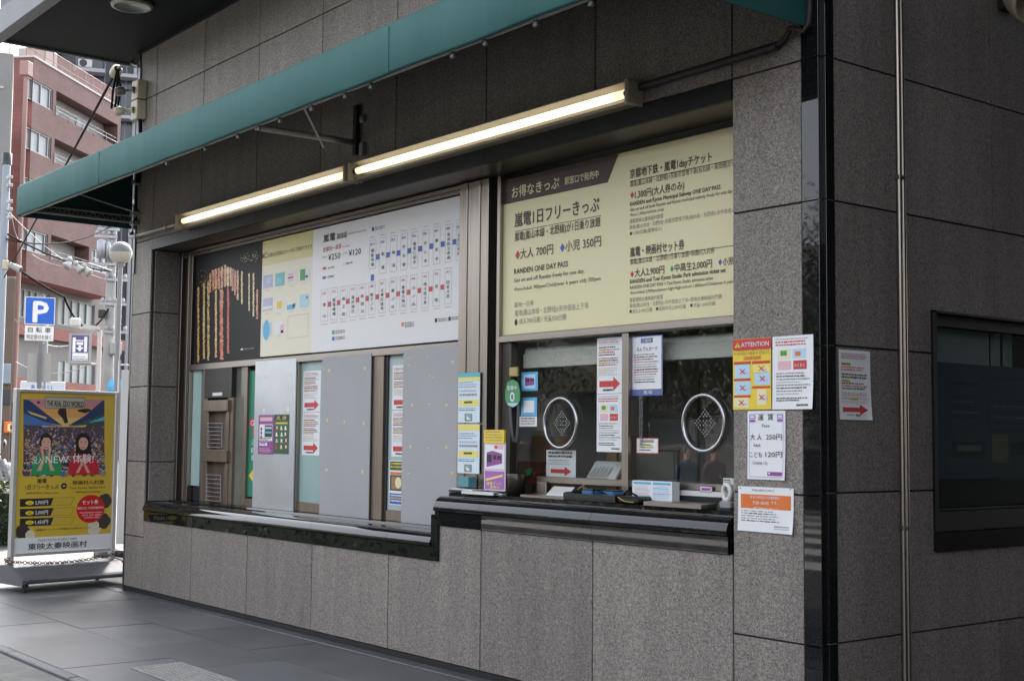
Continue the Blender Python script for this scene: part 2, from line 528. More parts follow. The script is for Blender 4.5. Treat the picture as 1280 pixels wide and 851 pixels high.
TILE = mat('dark_paving_stone', (.07, .07, .073), .42)
def tile_mat():
    m = TILE
    tc = N(m, 'ShaderNodeTexCoord')
    n = N(m, 'ShaderNodeTexNoise'); n.inputs['Scale'].default_value = 2.2; n.inputs['Detail'].default_value = 9; n.inputs['Roughness'].default_value = .7
    L(m, tc.outputs['Object'], n.inputs['Vector'])
    r = ramp(m, [(.3, (.070, .072, .079)), (.7, (.105, .108, .117))]); L(m, n.outputs['Fac'], r.inputs[0])
    at_ = N(m, 'ShaderNodeAttribute'); at_.attribute_name = 'tone'
    mx = N(m, 'ShaderNodeVectorMath', operation='SCALE'); L(m, r.outputs[0], mx.inputs[0]); L(m, at_.outputs['Fac'], mx.inputs['Scale'])
    L(m, mx.outputs[0], bsdf(m).inputs['Base Color'])
    vo = N(m, 'ShaderNodeTexVoronoi'); vo.inputs['Scale'].default_value = 5.5; L(m, tc.outputs['Object'], vo.inputs['Vector'])
    rs = ramp(m, [(.045, (1, 1, 1)), (.06, (0, 0, 0))]); L(m, vo.outputs['Distance'], rs.inputs[0])
    gm = N(m, 'ShaderNodeMixRGB'); L(m, rs.outputs[0], gm.inputs[0]); L(m, mx.outputs[0], gm.inputs[1]); gm.inputs[2].default_value = (.055, .055, .058, 1)
    n3 = N(m, 'ShaderNodeTexNoise'); n3.inputs['Scale'].default_value = .9; n3.inputs['Detail'].default_value = 5; L(m, tc.outputs['Object'], n3.inputs['Vector'])
    r3 = ramp(m, [(.35, (.74, .74, .74)), (.6, (1.06, 1.06, 1.06))]); L(m, n3.outputs['Fac'], r3.inputs[0])
    mm = N(m, 'ShaderNodeMixRGB'); mm.blend_type = 'MULTIPLY'; mm.inputs[0].default_value = 1; L(m, gm.outputs[0], mm.inputs[1]); L(m, r3.outputs[0], mm.inputs[2]); L(m, mm.outputs[0], bsdf(m).inputs['Base Color'])
    n2 = N(m, 'ShaderNodeTexNoise'); n2.inputs['Scale'].default_value = 90; n2.inputs['Detail'].default_value = 5
    L(m, tc.outputs['Object'], n2.inputs['Vector'])
    bp = N(m, 'ShaderNodeBump'); bp.inputs['Strength'].default_value = .25; bp.inputs['Distance'].default_value = .002
    L(m, n2.outputs['Fac'], bp.inputs['Height']); L(m, bp.outputs[0], bsdf(m).inputs['Normal'])
    mr = N(m, 'ShaderNodeMapRange'); mr.inputs[3].default_value = .30; mr.inputs[4].default_value = .58
    L(m, n.outputs['Fac'], mr.inputs[0]); L(m, mr.outputs[0], bsdf(m).inputs['Roughness'])
tile_mat()
ASPH = noisy('weathered_asphalt', (.034, .034, .035), (.055, .054, .053), 40, .85, 0, 8, bump=.5, bscale=180)
CONC = noisy('mossy_old_concrete', (.13, .125, .11), (.21, .205, .19), 7, .85, 0, 9, bump=.5, bscale=60)
PALEP = noisy('pale_street_paving', (.11, .107, .104), (.155, .15, .145), 1.5, .8, 0, 8, bump=.3, bscale=60)

# ground: one sheet to the horizon, the road on it, the tiled pavement a step higher
b = MB(); b.box(-400, 300, -300, 400, -.30, -.135, PALEP); struct(b.build('ground'))
b = MB(); b.box(-9.5, 60, -3.2, -2.03, -.1348, -.026, ASPH); b.box(-120, 60, -40, -3.2, -.1348, -.131, ASPH); struct(b.build('road'))
b = MB(); b.box(-9.5, 60, -2.028, -1.765, -.131, -.016, CONC)
struct(b.build('gutter'))
rnd = random.Random(3)
b = MB()
b.box(-60, 60, -1.70, 60, -.134, -.006, JOINT)
b.cur_tone = 1
rows = [(-1.695, -1.068), (-1.068, -.586), (-.586, -.098)]
for i, (y0, y1) in enumerate(rows):
    x = -4.70 if i != 1 else -4.28
    while x > -7.4: x -= .9
    while x < 6:
        b.cur_tone = rnd.uniform(.86, 1.12)
        lip = rnd.uniform(-.0012, .0012)
        b.box(x+.0025, x+.8975, y0+.0025, y1-.0025, -.03, lip, TILE)
        x += .9
struct(b.build('pavement'))
b = MB(); b.cur_tone = .8
x = -7.6
while x < 6:
    b.box(x+.002, x+1.198, -.096, -.004, -.03, .004, TILE, .003); x += 1.2
struct(b.build('wall_foot_strip'))
b = MB(); x = -9.5
KERB = noisy('dark_kerb_stone', (.075, .075, .08), (.12, .12, .125), 5, .6, 0, 8, bump=.2)
while x < 8:
    b.box(x+.003, x+.997, -1.762, -1.70, -.13, .004, KERB, .006); x += 1
struct(b.build('kerb'))
PAINT = noisy('worn_white_road_paint', (.40, .40, .39), (.55, .55, .53), 6, .7)
b = MB()
for k in range(9): b.box(-19.0, -5.5, -17.0+1.5*k, -16.3+1.5*k, -.1305, -.127, PAINT)
struct(b.build('crosswalk'))
# pale forecourt beyond the building, sunlit
b = MB(); b.box(-60, -7.36, -1.697, 8, -.005, -.001, PALEP); 
FORE = b.build('forecourt'); struct(FORE)

# tactile plate let into the pavement
TAC = noisy('worn_grey_tactile_plate', (.21, .205, .19), (.29, .285, .265), 14, .75)
b = MB(); b.box(-3.60, -2.10, -1.385, -1.085, 0, .0065, TAC, .001)
for i in range(50):
    for j in range(10):
        cx, cy = -3.585+.03*i, -1.37+.03*j
        b.lathe([(.006, .011), (.0105, .0085), (.0105, 0)], (cx, cy, 0), (0, 0, 1), TAC, 8)
o = b.build('tactile_plate'); tag(o, 'pale grey studded tactile plate set into the dark pavement tiles', 'tactile paving')

# ---------------------------------------------------------------- station building
BLD = empty('station_building', (-3.5, 3, 0), 'grey granite railway ticket office building with black stone trim and dark soffit', 'building')
rnd = random.Random(11)
def tn(): return rnd.uniform(.90, 1.09)
w = MB()
def panel(x0, x1, z0, z1, tone=None, l=1, r=1, t=1, bt=1):
    w.cur_tone = tone or tn()
    w.box(x0+G*l, x1-G*r, 0, .03, z0+G*bt, z1-G*t, G_FRONT, .0015)
for i in range(len(ZJ)-1):
    panel(XJ[0], XJ[1], ZJ[i], ZJ[i+1]); panel(XJ[8], XJ[9], ZJ[i], ZJ[i+1])
for i in range(1, 8):
    x0, x1 = XJ[i], XJ[i+1]
    if x1 < -2.67: panel(x0, x1, ZJ[0], .584)
    elif x0 > -2.67: panel(x0, x1, ZJ[0], .782)
    else:
        t = tn(); panel(x0, -2.665, ZJ[0], .584, t, 1, 0); panel(-2.665, x1, ZJ[0], .782, t, 0, 1)
for i in range(len(XJ)-1):
    for k in range(len(ZU)-1): panel(XJ[i], XJ[i+1], ZU[k], ZU[k+1])
# backing behind the joints and the mass of the wall
w.cur_tone = 1
w.box(-7.128, -6.764, .012, .5, .0, 2.854, JOINT)
w.box(-.486, -.02, .012, .5, .0, 2.854, JOINT)
w.box(-6.764, -2.665, .012, .24, 0, .583, JOINT); w.box(-2.665, -.486, .012, .24, 0, .781, JOINT)
w.box(-7.128, -.02, .012, .5, 2.855, 4.6, JOINT)
w.box(-7.128, -6.95, .5, 16, 0, 4.6, G_FRONT)
w.box(-7.128, -.02, 15.8, 16, 0, 4.6, G_FRONT)
# reveal on the left of the opening
for i in range(len(ZJ)-1):
    z0, z1 = max(ZJ[i], SL), min(ZJ[i+1], HEAD)
    if z1 > z0:
        w.cur_tone = tn()*.9; w.box(-6.764, -6.744, .031, .262, z0+G, z1-G, G_FRONT)
w.cur_tone = 1; w.box(-.507, -.487, .031, .262, SR, HEAD, G_FRONT)
w.build('wall', BLD)

sw = MB()
YJ = [.081, 1.252, 2.42, 3.59, 4.76, 5.93, 7.1, 8.27, 9.44, 10.6, 11.8, 13.0, 14.2, 15.4, 16.0]
ZS = [.035, .462, 1.062, 1.661, 2.258, 2.855, 3.452, 4.05, 4.5]
WY0, WY1, WZ0, WZ1 = .745, 3.2, .88, 1.852
for i in range(len(YJ)-1):
    for k in range(len(ZS)-1):
        sw.cur_tone = tn()
        y0, y1, z0, z1 = YJ[i]+G, YJ[i+1]-G, ZS[k]+G, ZS[k+1]-G
        ys = [y0]+[q for q in (WY0, WY1) if y0 < q < y1]+[y1]
        zs = [z0]+[q for q in (WZ0, WZ1) if z0 < q < z1]+[z1]
        for a in range(len(ys)-1):
            for c in range(len(zs)-1):
                cy, cz = (ys[a]+ys[a+1])/2, (zs[c]+zs[c+1])/2
                if WY0 < cy < WY1 and WZ0 < cz < WZ1: continue
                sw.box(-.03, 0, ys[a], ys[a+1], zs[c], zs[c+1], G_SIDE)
sw.cur_tone = 1
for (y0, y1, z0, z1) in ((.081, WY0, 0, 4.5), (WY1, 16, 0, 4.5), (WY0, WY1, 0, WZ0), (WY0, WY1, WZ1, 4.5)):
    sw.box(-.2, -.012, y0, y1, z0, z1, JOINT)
sw.build('side_wall', BLD)

# black polished corner strips with a notch between them
c = MB()
for i in range(len(ZJ)-1):
    c.box(-.103+.002, -.014, -.002, .03, ZJ[i]+.002, ZJ[i+1]-.002, BLACK, .001)
for k in range(len(ZU)-1):
    c.box(-.103+.002, -.014, -.002, .03, ZU[k]+.002, ZU[k+1]-.002, BLACK, .001)
for k in range(len(ZS)-1):
    c.box(-.03, .002, .024, .081-.002, ZS[k]+.002, ZS[k+1]-.002, BLACK, .001)
c.box(-.10, -.016, .012, .05, 0, 4.5, GALV)
c.box(-.035, -.004, .03, .078, 0, 4.5, GALV)
c.box(-.03, -.012, .006, .0238, 0, 4.5, BLACK)
c.build('corner_trim', BLD)

# black base line under the granite
c = MB(); c.box(-7.13, -.014, .004, .03, 0, .034, DARK); c.box(-.03, -.004, .05, 16, 0, .034, DARK)
c.build('base_joint', BLD)

# sills: band, bullnose, flat top, raised back ledge
def sill_run(mb, x0, x1, zb, zt, ledge):
    h = zt-zb
    z1 = zb+.080
    prof = [(.02, zb), (-.010, zb), (-.010, z1-.006), (-.004, z1-.006), (-.004, z1)]
    r = zt-z1
    NB = 14
    prof.pop()
    for k in range(0, NB+1):
        a = math.pi/2*k/NB
        prof.append((-.022+(.062)*(1-math.cos(a)), z1+r*math.sin(a)))
    if ledge:
        prof += [(.085, zt), (.088, zt+.020), (.262, zt+.021), (.262, zb)]
    else:
        prof += [(.20, zt), (.203, zt+.010), (.262, zt+.011), (.262, zb)]
    n = len(prof)
    joints = [x0]+[x for x in XJ if x0+.05 < x < x1-.05]+[x1]
    for a, e in zip(joints[:-1], joints[1:]):
        e2 = e-(.0025 if e != x1 else 0)
        vs = [(a, p[0], p[1]) for p in prof]+[(e2, p[0], p[1]) for p in prof]
        flat = [i for i in range(n) if not 4 <= i < 4+NB]
        mb.add(vs, [(i, n+i, n+(i+1) % n, (i+1) % n) for i in flat]+[tuple(range(n)), tuple(range(n, 2*n))[::-1]], BLACK)
        k0 = 4; nn = NB+1
        vs = [(a, p[0], p[1]) for p in prof[k0:k0+nn]]+[(e2, p[0], p[1]) for p in prof[k0:k0+nn]]
        mb.add(vs, [(i, nn+i, nn+i+1, i+1) for i in range(nn-1)], BLACK, True)
c = MB(); sill_run(c, -6.743, -2.735, .584, SL, False)
# mitred upright where the sill steps up
c.prism([(-2.735, -.011, .664), (-2.735, -.011, .838), (-2.662, -.011, .776), (-2.662, -.011, .584)], (0, .04, 0), BLACK)
c.prism([(-2.735, -.0105, .585), (-2.735, -.0105, .6625), (-2.664, -.0105, .585)], (0, .04, 0), BLACK)
c.box(-2.735, -2.70, .03, .262, .66, .90, BLACK, .003)
c.build('black_sill', BLD)
c = MB(); sill_run(c, -2.70, -.508, .782, .941, True)
c.build('ticket_counter', BLD)

SATIN = noisy('satin_black_stone', (.010, .010, .010), (.016, .016, .016), 5, .5, spec=.25)
# lintel band and glossy soffit of the opening
c = MB()
for i in range(1, 8): c.box(XJ[i]+.001, XJ[i+1]-.001, -.006, .02, HEAD, 2.852, SATIN, .001)
c.build('lintel_band', BLD)
SOFM = noisy('bronze_soffit_sheet', (.06, .052, .046), (.08, .071, .063), 5, .36, 0, 4, rvar=.08, spec=.3)
c = MB(); c.box(-6.763, -.487, .021, .28, HEAD+.003, 2.85, SOFM); c.build('opening_soffit', BLD)

# overhanging upper floors
UP = noisy('upper_wall_render', (.10, .10, .10), (.14, .14, .14), 2, .7)
SOFF = noisy('dark_soffit_board', (.012, .012, .013), (.017, .017, .018), 3, .8, spec=.2)
c = MB(); c.box(-7.53, .55, -1.06, 16, 4.49, 4.56, SOFF); c.build('soffit', BLD)
c = MB(); BEAM = noisy('grey_fascia_paint', (.06, .064, .072), (.085, .09, .10), 2, .5)
c.box(-7.53, .55, -1.16, -1.065, 4.40, 4.62, BEAM, .01); c.box(-7.58, -7.532, -1.16, 16, 4.47, 4.62, BEAM, .01); c.build('fascia_beam', BLD)
c = MB(); c.box(-7.5, .5, -1.05, 16, 4.565, 11.5, UP); c.build('upper_storeys', BLD)
c = MB(); c.box(-7.128, -7.09, -.012, -.001, 2.6, 4.485, BLK_PL); c.box(-7.13, -.02, -.02, -.002, 4.455, 4.488, BLK_PL); c.build('shadow_gap_trim', BLD)
c = MB(); c.box(-7.165, -7.131, .0, .06, 0, 4.47, BLK_PL, .004); c.build('edge_trim', BLD)
c = MB()
c.lathe([(0, .150), (-.012, .158), (-.03, .150), (-.034, .128), (-.02, .12), (-.012, 0)], (-5.97, -.55, 4.49), (0, 0, 1), noisy('brushed_lamp_rim', (.30, .27, .25), (.36, .33, .31), 9, .35, .6), 40)
dl = c.build('soffit_lamp'); tag(dl, 'round recessed lamp set flush in the dark overhanging soffit', 'ceiling lamp')

# office interior behind the windows
OFFW = noisy('office_wall', (.42, .41, .38), (.50, .49, .45), 1, .7)
c = MB()
c.box(-6.95, -.2, 1.95, 2.05, 0, 2.854, OFFW); c.box(-6.95, -.2, .30, 3.0, .0, .06, mat('office_floor', (.22, .21, .19), .6))
c.box(-6.95, -.2, .30, 3.0, 2.854, 2.9, mat('office_ceiling', (.7, .7, .68), .8)); c.box(-2.75, -2.70, .32, 3.0, .06, 2.854, OFFW)
c.box(-.21, -.2, .5, 3.0, .0, .79, OFFW); c.box(-.25, -.2, 3.0, 8, 0, 4.4, OFFW)
c.build('office_interior', BLD)

# ---------------------------------------------------------------- left opening: frames
FY = .262
P27, P30, P235 = FRONT(.272), FRONT(.300), FRONT(.235)
def FX(u, v, y): return on_y(u, v, y).x
def FZ(u, v, y): return on_y(u, v, y).z
fr = MB()
fr.box(-6.742, -6.695, .235, .30, SL+.011, 2.755, STEEL, .002)
fr.box(-6.695, -6.62, .285, .30, SL+.011, 2.755, DARK)
fr.box(-6.62, -6.585, .245, .30, SL+.011, 2.755, STEEL, .002)
fr.box(-6.580, -6.535, .255, .30, SL+.011, 2.755, STEEL, .002)
fr.box(-6.694, -2.83, .240, .30, 2.735, 2.757, STEEL_H, .002)
fr.box(-6.694, -2.83, .256, .30, 2.712, 2.733, STEEL_H, .002)
fr.box(-6.534, -2.83, .250, .305, 1.785, 1.832, STEEL_H, .002)
for x0, x1, y0 in ((-2.826, -2.752, .225), (-2.750, -2.690, .232), (-2.688, -2.628, .225), (-2.626, -2.556, .232)):
    fr.box(x0, x1, y0, .31, SR+.021, 2.757, STEEL, .004)
fr.box(-2.553, -2.488, .29, .31, SR+.021, 2.757, DARK)
fr.box(-2.488, -2.462, .245, .31, SR+.021, 2.757, STEEL, .002)
fr.box(-6.535, -2.83, .305, .33, SL+.011, 2.75, DARK)
fr.build('window_frame', BLD)

def xw(u, v, y): return on_y(u, v, y).x
zb = SL+.012
low = MB()
# brown upright posts, rails and teal glass, left to right
for (u0, u1, v, y0, m) in ((251, 258, 560, .262, BROWN_ST), (283, 290, 560, .262, BROWN_ST), (303.5, 307, 560, .27, BROWN_ST), (459.5, 478, 540, .262, BROWN_ST), (478.5, 483.5, 540, .275, BLK_PL)):
    low = MB(); low.box(xw(u0, v, y0), xw(u1, v, y0), y0, .305, zb, 1.785, m, .002); low.build('panel_post', BLD)
low = MB(); low.box(xw(366, 560, .26), xw(370.5, 560, .26), .26, .305, zb, 1.785, STEEL, .002)
low.build('panel_post', BLD); low = MB(); low.box(xw(305, 630, .27), xw(320, 630, .27), .27, .305, zb, zb+.055, BROWN_ST)
low.build('bottom_rail', BLD); low = MB(); low.box(xw(370, 630, .275), xw(405, 630, .275), .275, .305, zb, zb+.065, BROWN_ST, .002)
low.build('bottom_rail', BLD); low = MB(); low.box(xw(482, 640, .275), xw(508, 640, .275), .275, .305, zb, zb+.065, BROWN_ST, .002)
low.build('bottom_rail', BLD)
low = MB()
low.box(xw(240, 560, .29), xw(250.5, 560, .29), .285, .303, zb+.12, 1.785, TEAL_GL)
low.build('frosted_pane', BLD); low = MB(); low.box(xw(371, 560, .29), xw(405, 560, .29), .288, .303, zb+.066, 1.785, TEAL_GL)
low.build('frosted_pane', BLD); low = MB(); low.box(xw(483, 560, .29), xw(508, 560, .29), .288, .303, zb+.066, 1.785, mat('pale_frosted_glass', (.42, .50, .50), .25))
low.build('frosted_pane', BLD)
gl = MB(); gl.box(xw(290, 560, .285), xw(304, 560, .285), .285, .303, zb, 1.785, noisy('smeared_green_glass', (.11, .12, .10), (.17, .17, .15), 2.5, .12, 0, 2, (1, 1, 1.5)))
gl.build('dark_pane', BLD)

# brochure rack of bronze steel
Z = lambda u, v, y: on_y(u, v, y).z
rk = empty('brochure_rack', (-6.3, .25, zb), 'bronze steel brochure rack with two tapering niches and wire trays, empty', 'brochure rack')
yr = .245
x0, x1 = xw(253.5, 560, yr), xw(287.5, 560, yr)
m = MB(); m.box(x0, x1, yr, .30, Z(270, 497, yr), 1.785, noisy('dark_plate', (.03, .027, .025), (.045, .041, .038), 4, .45, spec=.25)); m.box(xw(266, 492, yr), xw(278, 492, yr), yr-.003, yr-.001, Z(272, 494.5, yr), Z(272, 490.5, yr), WPLAS); m.build('header_plate', rk)
NICHE = mat('niche_brown_steel', (.10, .075, .06), .45, .3)
for (va, vb_, vc) in ((500, 514, 562), (562, 577, 640)):
    zt, zf, zz = Z(268, va, yr), Z(268, vb_, yr), max(Z(268, vc, yr), zb)
    m = MB(); m.box(x0+.02, x1-.04, yr-.012, .30, zf, zt, BROWN_ST, .003); m.build('shelf_front', rk)
    m = MB(); m.box(x0+.06, x1-.08, .296, .304, zz, zf, NICHE)
    m.prism([(x0+.04, yr+.01, zf), (x0+.06, yr+.01, zf), (x0+.11, yr+.01, zz), (x0+.04, yr+.01, zz)], (0, .045, 0), BROWN_ST)
    m.prism([(x1-.10, yr+.01, zf), (x1-.05, yr+.01, zf), (x1-.05, yr+.01, zz), (x1-.15, yr+.01, zz)], (0, .045, 0), BROWN_ST)
    m.build('niche', rk)
    m = MB(); hh = (zf-zz)*.62
    for k in range(7):
        z = zz+.02+hh*k/6
        m.tube([(x0+.10, yr-.005, z), (x1-.13, yr-.005, z)], .0025, GALV, 5)
        m.ball((x0+.10, yr-.008, z), .007, GALV, 8)
    for x in (x0+.10, x1-.13): m.tube([(x, yr-.005, zz+.02), (x, yr-.005, zz+.02+hh)], .003, GALV, 5)
    m.build('wire_tray', rk)

# green banner behind the opening
s = Sheet(FRONT(.292)); s.board((305, 464), (330, 622), .002, mat('banner_green', (.02, .22, .13), .45))
p = s.px(324, 497); s.disc(p[0], p[1], .065, .125, .0006, WHITE)
s.prect((312.5, 523), (330, 533), RED); s.prect((316, 535), (330, 545), RED)
s.ptext('G', (313.5, 531.5), (318, 531.5), 6.5, WHITE, .02)
for k, ch in enumerate('示自動'): s.ptext(ch, (314.5, 556+k*9.4), (322.5, 556.5+k*9.4), 6.5, WHITE, .01)
p = s.px(311, 594); q = s.px(322, 594); t = s.px(322, 579)
s.quad([(p[0], p[1], .001), (q[0], 2*p[1]-t[1], .001), (q[0]+.3, p[1], .001), (q[0], t[1], .001)], YELL)
s.done('green_banner', 'green banner with white circle and yellow diamond half hidden behind steel panel', 'banner')

# steel panel standing in front
s = Sheet(FRONT(.249)); s.board((319.5, 452), (366, 639), .008, ALU); s.v = [(a, SL+.0125 if bb < 1.2 else bb, c_) for a, bb, c_ in s.v]
s.y0 = SL+.013
sp_ = s.done('sliding_steel_panel', 'scuffed bare aluminium panel with two small posters taped to it', 'metal panel')
for (u, v) in ((331, 471), (361, 468.5), (330, 513), (360, 511.5)):
    t = Sheet(FRONT(.2482)); t.pc((u, v), 3.2, 5.5, WPLAS, 0); t.x0 = t.x1 = t.y0 = 0; t.build('tape_piece', sp_, t.P.mw)

s = Sheet(FRONT(.2472)); s.board((323.5, 518.5), (341.5, 568), .001, PURPLE)
s.fr(.08, .24, .92, .66, WHITE); s.fr(.1, .06, .9, .16, PINK); s.fr(.42, .26, .9, .56, INK); s.fr(.45, .3, .87, .36, LAV); s.fr(.45, .42, .87, .47, SKYB)
for k in range(3): s.disc(s.fx(.2), s.fy(.36+.1*k), .012, .012, .001, INK)
s.lines(.1, .9, .58, .66, 2, [INK]); s.fr(.1, .70, .6, .78, WHITE); s.fr(.15, .71, .5, .74, PURPLE); s.lines(.1, .9, .84, .96, 3, [PINK])
s.done('small_poster', 'purple poster with a dark train picture taped on the bare metal panel', 'poster', 'posters on the metal panel')
s = Sheet(FRONT(.2472)); s.board((343, 518), (360.5, 567.5), .001, DKGRN)
s.fr(.04, .03, .96, .14, INK); s.ft('えき', .15, .125, .85, .08, PYEL, .02)
s.fr(.1, .2, .9, .24, YELL)
for i in range(3):
    for j in range(4):
        a, c_ = .1+.3*i+rnd.uniform(-.03, .03), .34+.16*j
        s.disc(s.fx(a+.1), s.fy(c_), .012, .014, .0007, rnd.choice([WHITE, RED, PINK, CREAM])); s.fr(a+.03, c_+.03, a+.2, c_+.055, rnd.choice([WHITE, RED, LGREY]), .001)
s.done('small_poster', 'dark green food poster beside the purple one on the bare metal panel', 'poster', 'posters on the metal panel')

# grey boards closing the old windows
def grey_board(tl, br, yb, tapes, label):
    s = Sheet(FRONT(yb)); s.board(tl, br, .006, GREY_BOARD)
    s.v = [(a, SL+.0125 if bb < 1.2 else bb, c_) for a, bb, c_ in s.v]; s.y0 = SL+.0125
    o = s.done('grey_board', label, 'board', 'grey boards over the old windows')
    TAPE = mat('yellowed_tape', (.62, .53, .27), .5)
    for (u, v, a, c_) in tapes: t = Sheet(FRONT(yb-.0008)); t.pc((u, v), a, c_, TAPE, 0); t.build('tape_piece', o, t.P.mw)
    return o
grey_board((403, 446.5), (460.5, 642.5), .2475, [(411.5, 463, 3.5, 4), (456, 460, 3, 4), (409, 525, 2.6, 4.5), (430.5, 527, 2.6, 4.5), (454.5, 529, 2.6, 4.5), (408, 587, 3, 4), (453, 589.5, 3.2, 4.5)], 'plain grey board dotted with tape scraps, between teal pane and bronze post')
grey_board((504.5, 437.5), (574.5, 655), .2455, [(513, 447, 3, 1.5), (534, 445, 2, 1.5), (566, 452, 3, 3.5), (511, 456, 3, 2), (515, 506, 3, 3), (537, 505, 4, 1.5), (558, 506, 3, 3), (513, 558, 3, 4), (535, 560, 2, 2), (558, 559, 3, 3), (565, 591, 3, 3), (511, 591, 3, 2), (537, 470, 2, 1.5), (541, 471, 2, 1.5)], 'larger plain grey board with faint tape scraps beside the grooved steel mullion')

# ---------------------------------------------------------------- boards over the left opening
# night photograph panel
s = Sheet(P27, 4, 160, 280); s.board((344, 122), (659, 676), .03, NIGHT)
rn = random.Random(21)
OR1, OR2, YL1, RD1 = mat('print_orange', (.62, .20, .05), .3), mat('print_amber', (.60, .34, .10), .3), mat('print_lamp_yellow', (.68, .56, .22), .3), mat('print_crimson', (.50, .06, .03), .3)
def column(cx, y0, y1, cols, wd, dens=1.):
    y = y0
    while y < y1:
        for k in range(2):
            if rn.random() < dens:
                s.pc((cx+rn.uniform(-.22, .22)*wd, y), wd*rn.uniform(.45, .95), rn.uniform(3, 11), rn.choice(cols), .0008+rn.random()*.0004)
        y += rn.uniform(3, 6)
for cx, y0, y1, cols, wd in ((352, 320, 690, [YL1, OR2, OR1], 9), (380, 300, 672, [YL1, OR2], 10), (402, 285, 680, [YL1, OR2, CARTON], 11), (440, 335, 662, [OR2, YL1, OR1], 10), (468, 330, 676, [RD1, OR1], 16), (501, 322, 645, [RD1, RED], 11),
    (412, 250, 340, [OR2, OR1], 10), (426, 235, 335, [OR1, RD1, OR2], 12), (440, 228, 322, [OR1, OR2], 12), (455, 225, 320, [OR1, RD1], 12), (470, 215, 318, [OR1, RD1, OR2], 12), (486, 210, 312, [OR1, OR2], 12), (500, 218, 310, [OR2, YL1], 12), (514, 222, 310, [OR1, OR2], 10),
    (524, 228, 330, [RD1, OR1], 9), (536, 234, 356, [OR1, OR2], 8), (549, 236, 380, [RD1, OR1, OR2], 10), (570, 240, 400, [YL1, OR2], 8), (606, 250, 432, [YL1, CREAM], 6), (628, 250, 456, [YL1, OR2], 8), (646, 330, 476, [RD1, OR1], 10)):
    column(cx, y0, y1, cols, wd)
for k in range(60):
    x = rn.uniform(560, 655); s.pc((x, 170-(x-600)*.25+rn.gauss(0, 12)), 2.5, 2.5, rn.choice([LGREY, CREAM, YL1]))
for k in range(40):
    s.pc((rn.uniform(350, 400), rn.uniform(225, 320)), 3, 3, rn.choice([OR2, CARTON]))
s.ptext('■', (564, 631), (576, 629), 9, WHITE, h=.0012); s.ptext('嵐電 RANDEN', (582, 628), (632, 619), 7, LGREY)
s.done('photo_panel', 'black night photograph panel of glowing orange and gold columns, left of the card panel', 'photo panel')

# IC card panel
s = Sheet(FRONT(.2735), 4, 160, 280); s.board((656, 93), (932, 641), .03, BEIGE)
z1 = s.px(660, 214)[1]
s.rect(s.x0, s.x1, z1, s.y1, .0004, YELL_B)
s.ptext('i', (672, 172), (679, 171), 24, INK, .04); s.ptext('C', (679, 172), (697, 168), 26, RED, .05)
s.ptext('全国の交通系ICカードがご利用できます', (700, 167), (922, 118), 19, INKB, .006)
def card(cx, cy, base, fns):
    s.pc((cx, cy), 48, 66, base, .0008)
    for (dx, dy, ww, hh, m_) in fns: s.pc((cx+dx, cy+dy), ww, hh, m_, .0013)
    s.pc((cx-2, cy+44), 22, 3, LGREY)
TEALC = mat('teal_card', (.10, .45, .50), .4)
card(700, 288, LAV, [(6, -6, 22, 30, PALEB)]); card(760, 277, TEALC, [(-6, 6, 26, 30, mat('teal_card_light', (.16, .55, .56), .4))]); card(820, 266, WHITE, [(-6, -14, 24, 8, PINK), (-6, 2, 30, 9, RED), (-8, 16, 24, 7, PINK)]); card(884, 252, WHITE, [(-10, 2, 26, 55, GREEN), (10, 10, 12, 12, INK)])
card(698, 404, LAV, [(0, 14, 46, 14, WHITE), (4, 30, 40, 5, PYEL)]); card(758, 404, WHITE, [(0, 0, 28, 40, YELL)]); card(818, 395, BEIGE, [(-4, 20, 38, 24, SKYB), (14, 10, 14, 20, SKYB)]); card(882, 385, PALEB, [(14, -18, 10, 12, GREY)])
card(694, 528, PALEB, []); p = s.px(692, 530); s.disc(p[0], p[1], .05, .075, .0014, SKYB)
card(755, 517, WHITE, [(14, 8, 16, 44, PINK), (16, 20, 10, 12, RED)])
a = s.px(800, 460); q = s.px(900, 562); s.outline(a[0], q[0], q[1], a[1], .004, LGREY)
s.done('transit_card_board', 'beige panel of coloured transit cards under a yellow heading', 'information board')

# route map
s = Sheet(P27, 3.8667, 380, 230); s.board((46, 222), (765, 751), .03, WHITEG)
P = s.ptext
P('嵐電', (95, 280), (152, 268), 32, INK, .03); P('路線図', (160, 266), (208, 256), 24, INK, .01); P('RANDEN Route Map', (215, 246), (302, 228), 9, GREY)
P('全線均一運賃', (92, 329), (181, 312), 21, RED, .01); P('Flat Fare', (187, 308), (222, 301), 8, RED)
P('おとな', (92, 358), (113, 354), 8, INK); P('¥250', (118, 370), (176, 360), 29, INK, .0); P('こども', (187, 341), (212, 336), 9, INK); P('¥120', (217, 349), (276, 338), 29, INK)
s.pc((99, 408), 17, 12, RED); P('嵐山本線', (116, 411), (146, 406), 9, INK); s.pc((98, 453), 17, 12, BLUE); P('北野線', (115, 454), (146, 449), 9, INK)
P('ご案内', (190, 392), (235, 384), 9, INK)
def stbox(cx, y0, y1, name, code, col, w_=31):
    a = s.px(cx-w_/2, y0); q = s.px(cx+w_/2, y1)
    s.outline(a[0], q[0], q[1], a[1], .0035, LGREY)
    P(code, (cx-9, y0+24), (cx+8, y0+20), 13, col)
    n = len(name); hh = y1-y0-42; st = min(hh/n, 22)
    off = y0+38+(hh-st*n)/2 if n > 3 else y0+38
    if n <= 3: st = hh/max(n, 1)
    for i, ch in enumerate(name):
        P(ch, (cx-7.5, off+st*(i+.75)), (cx+7.5, off+st*(i+.75)-3), min(st*.8, 15), INK, .008)
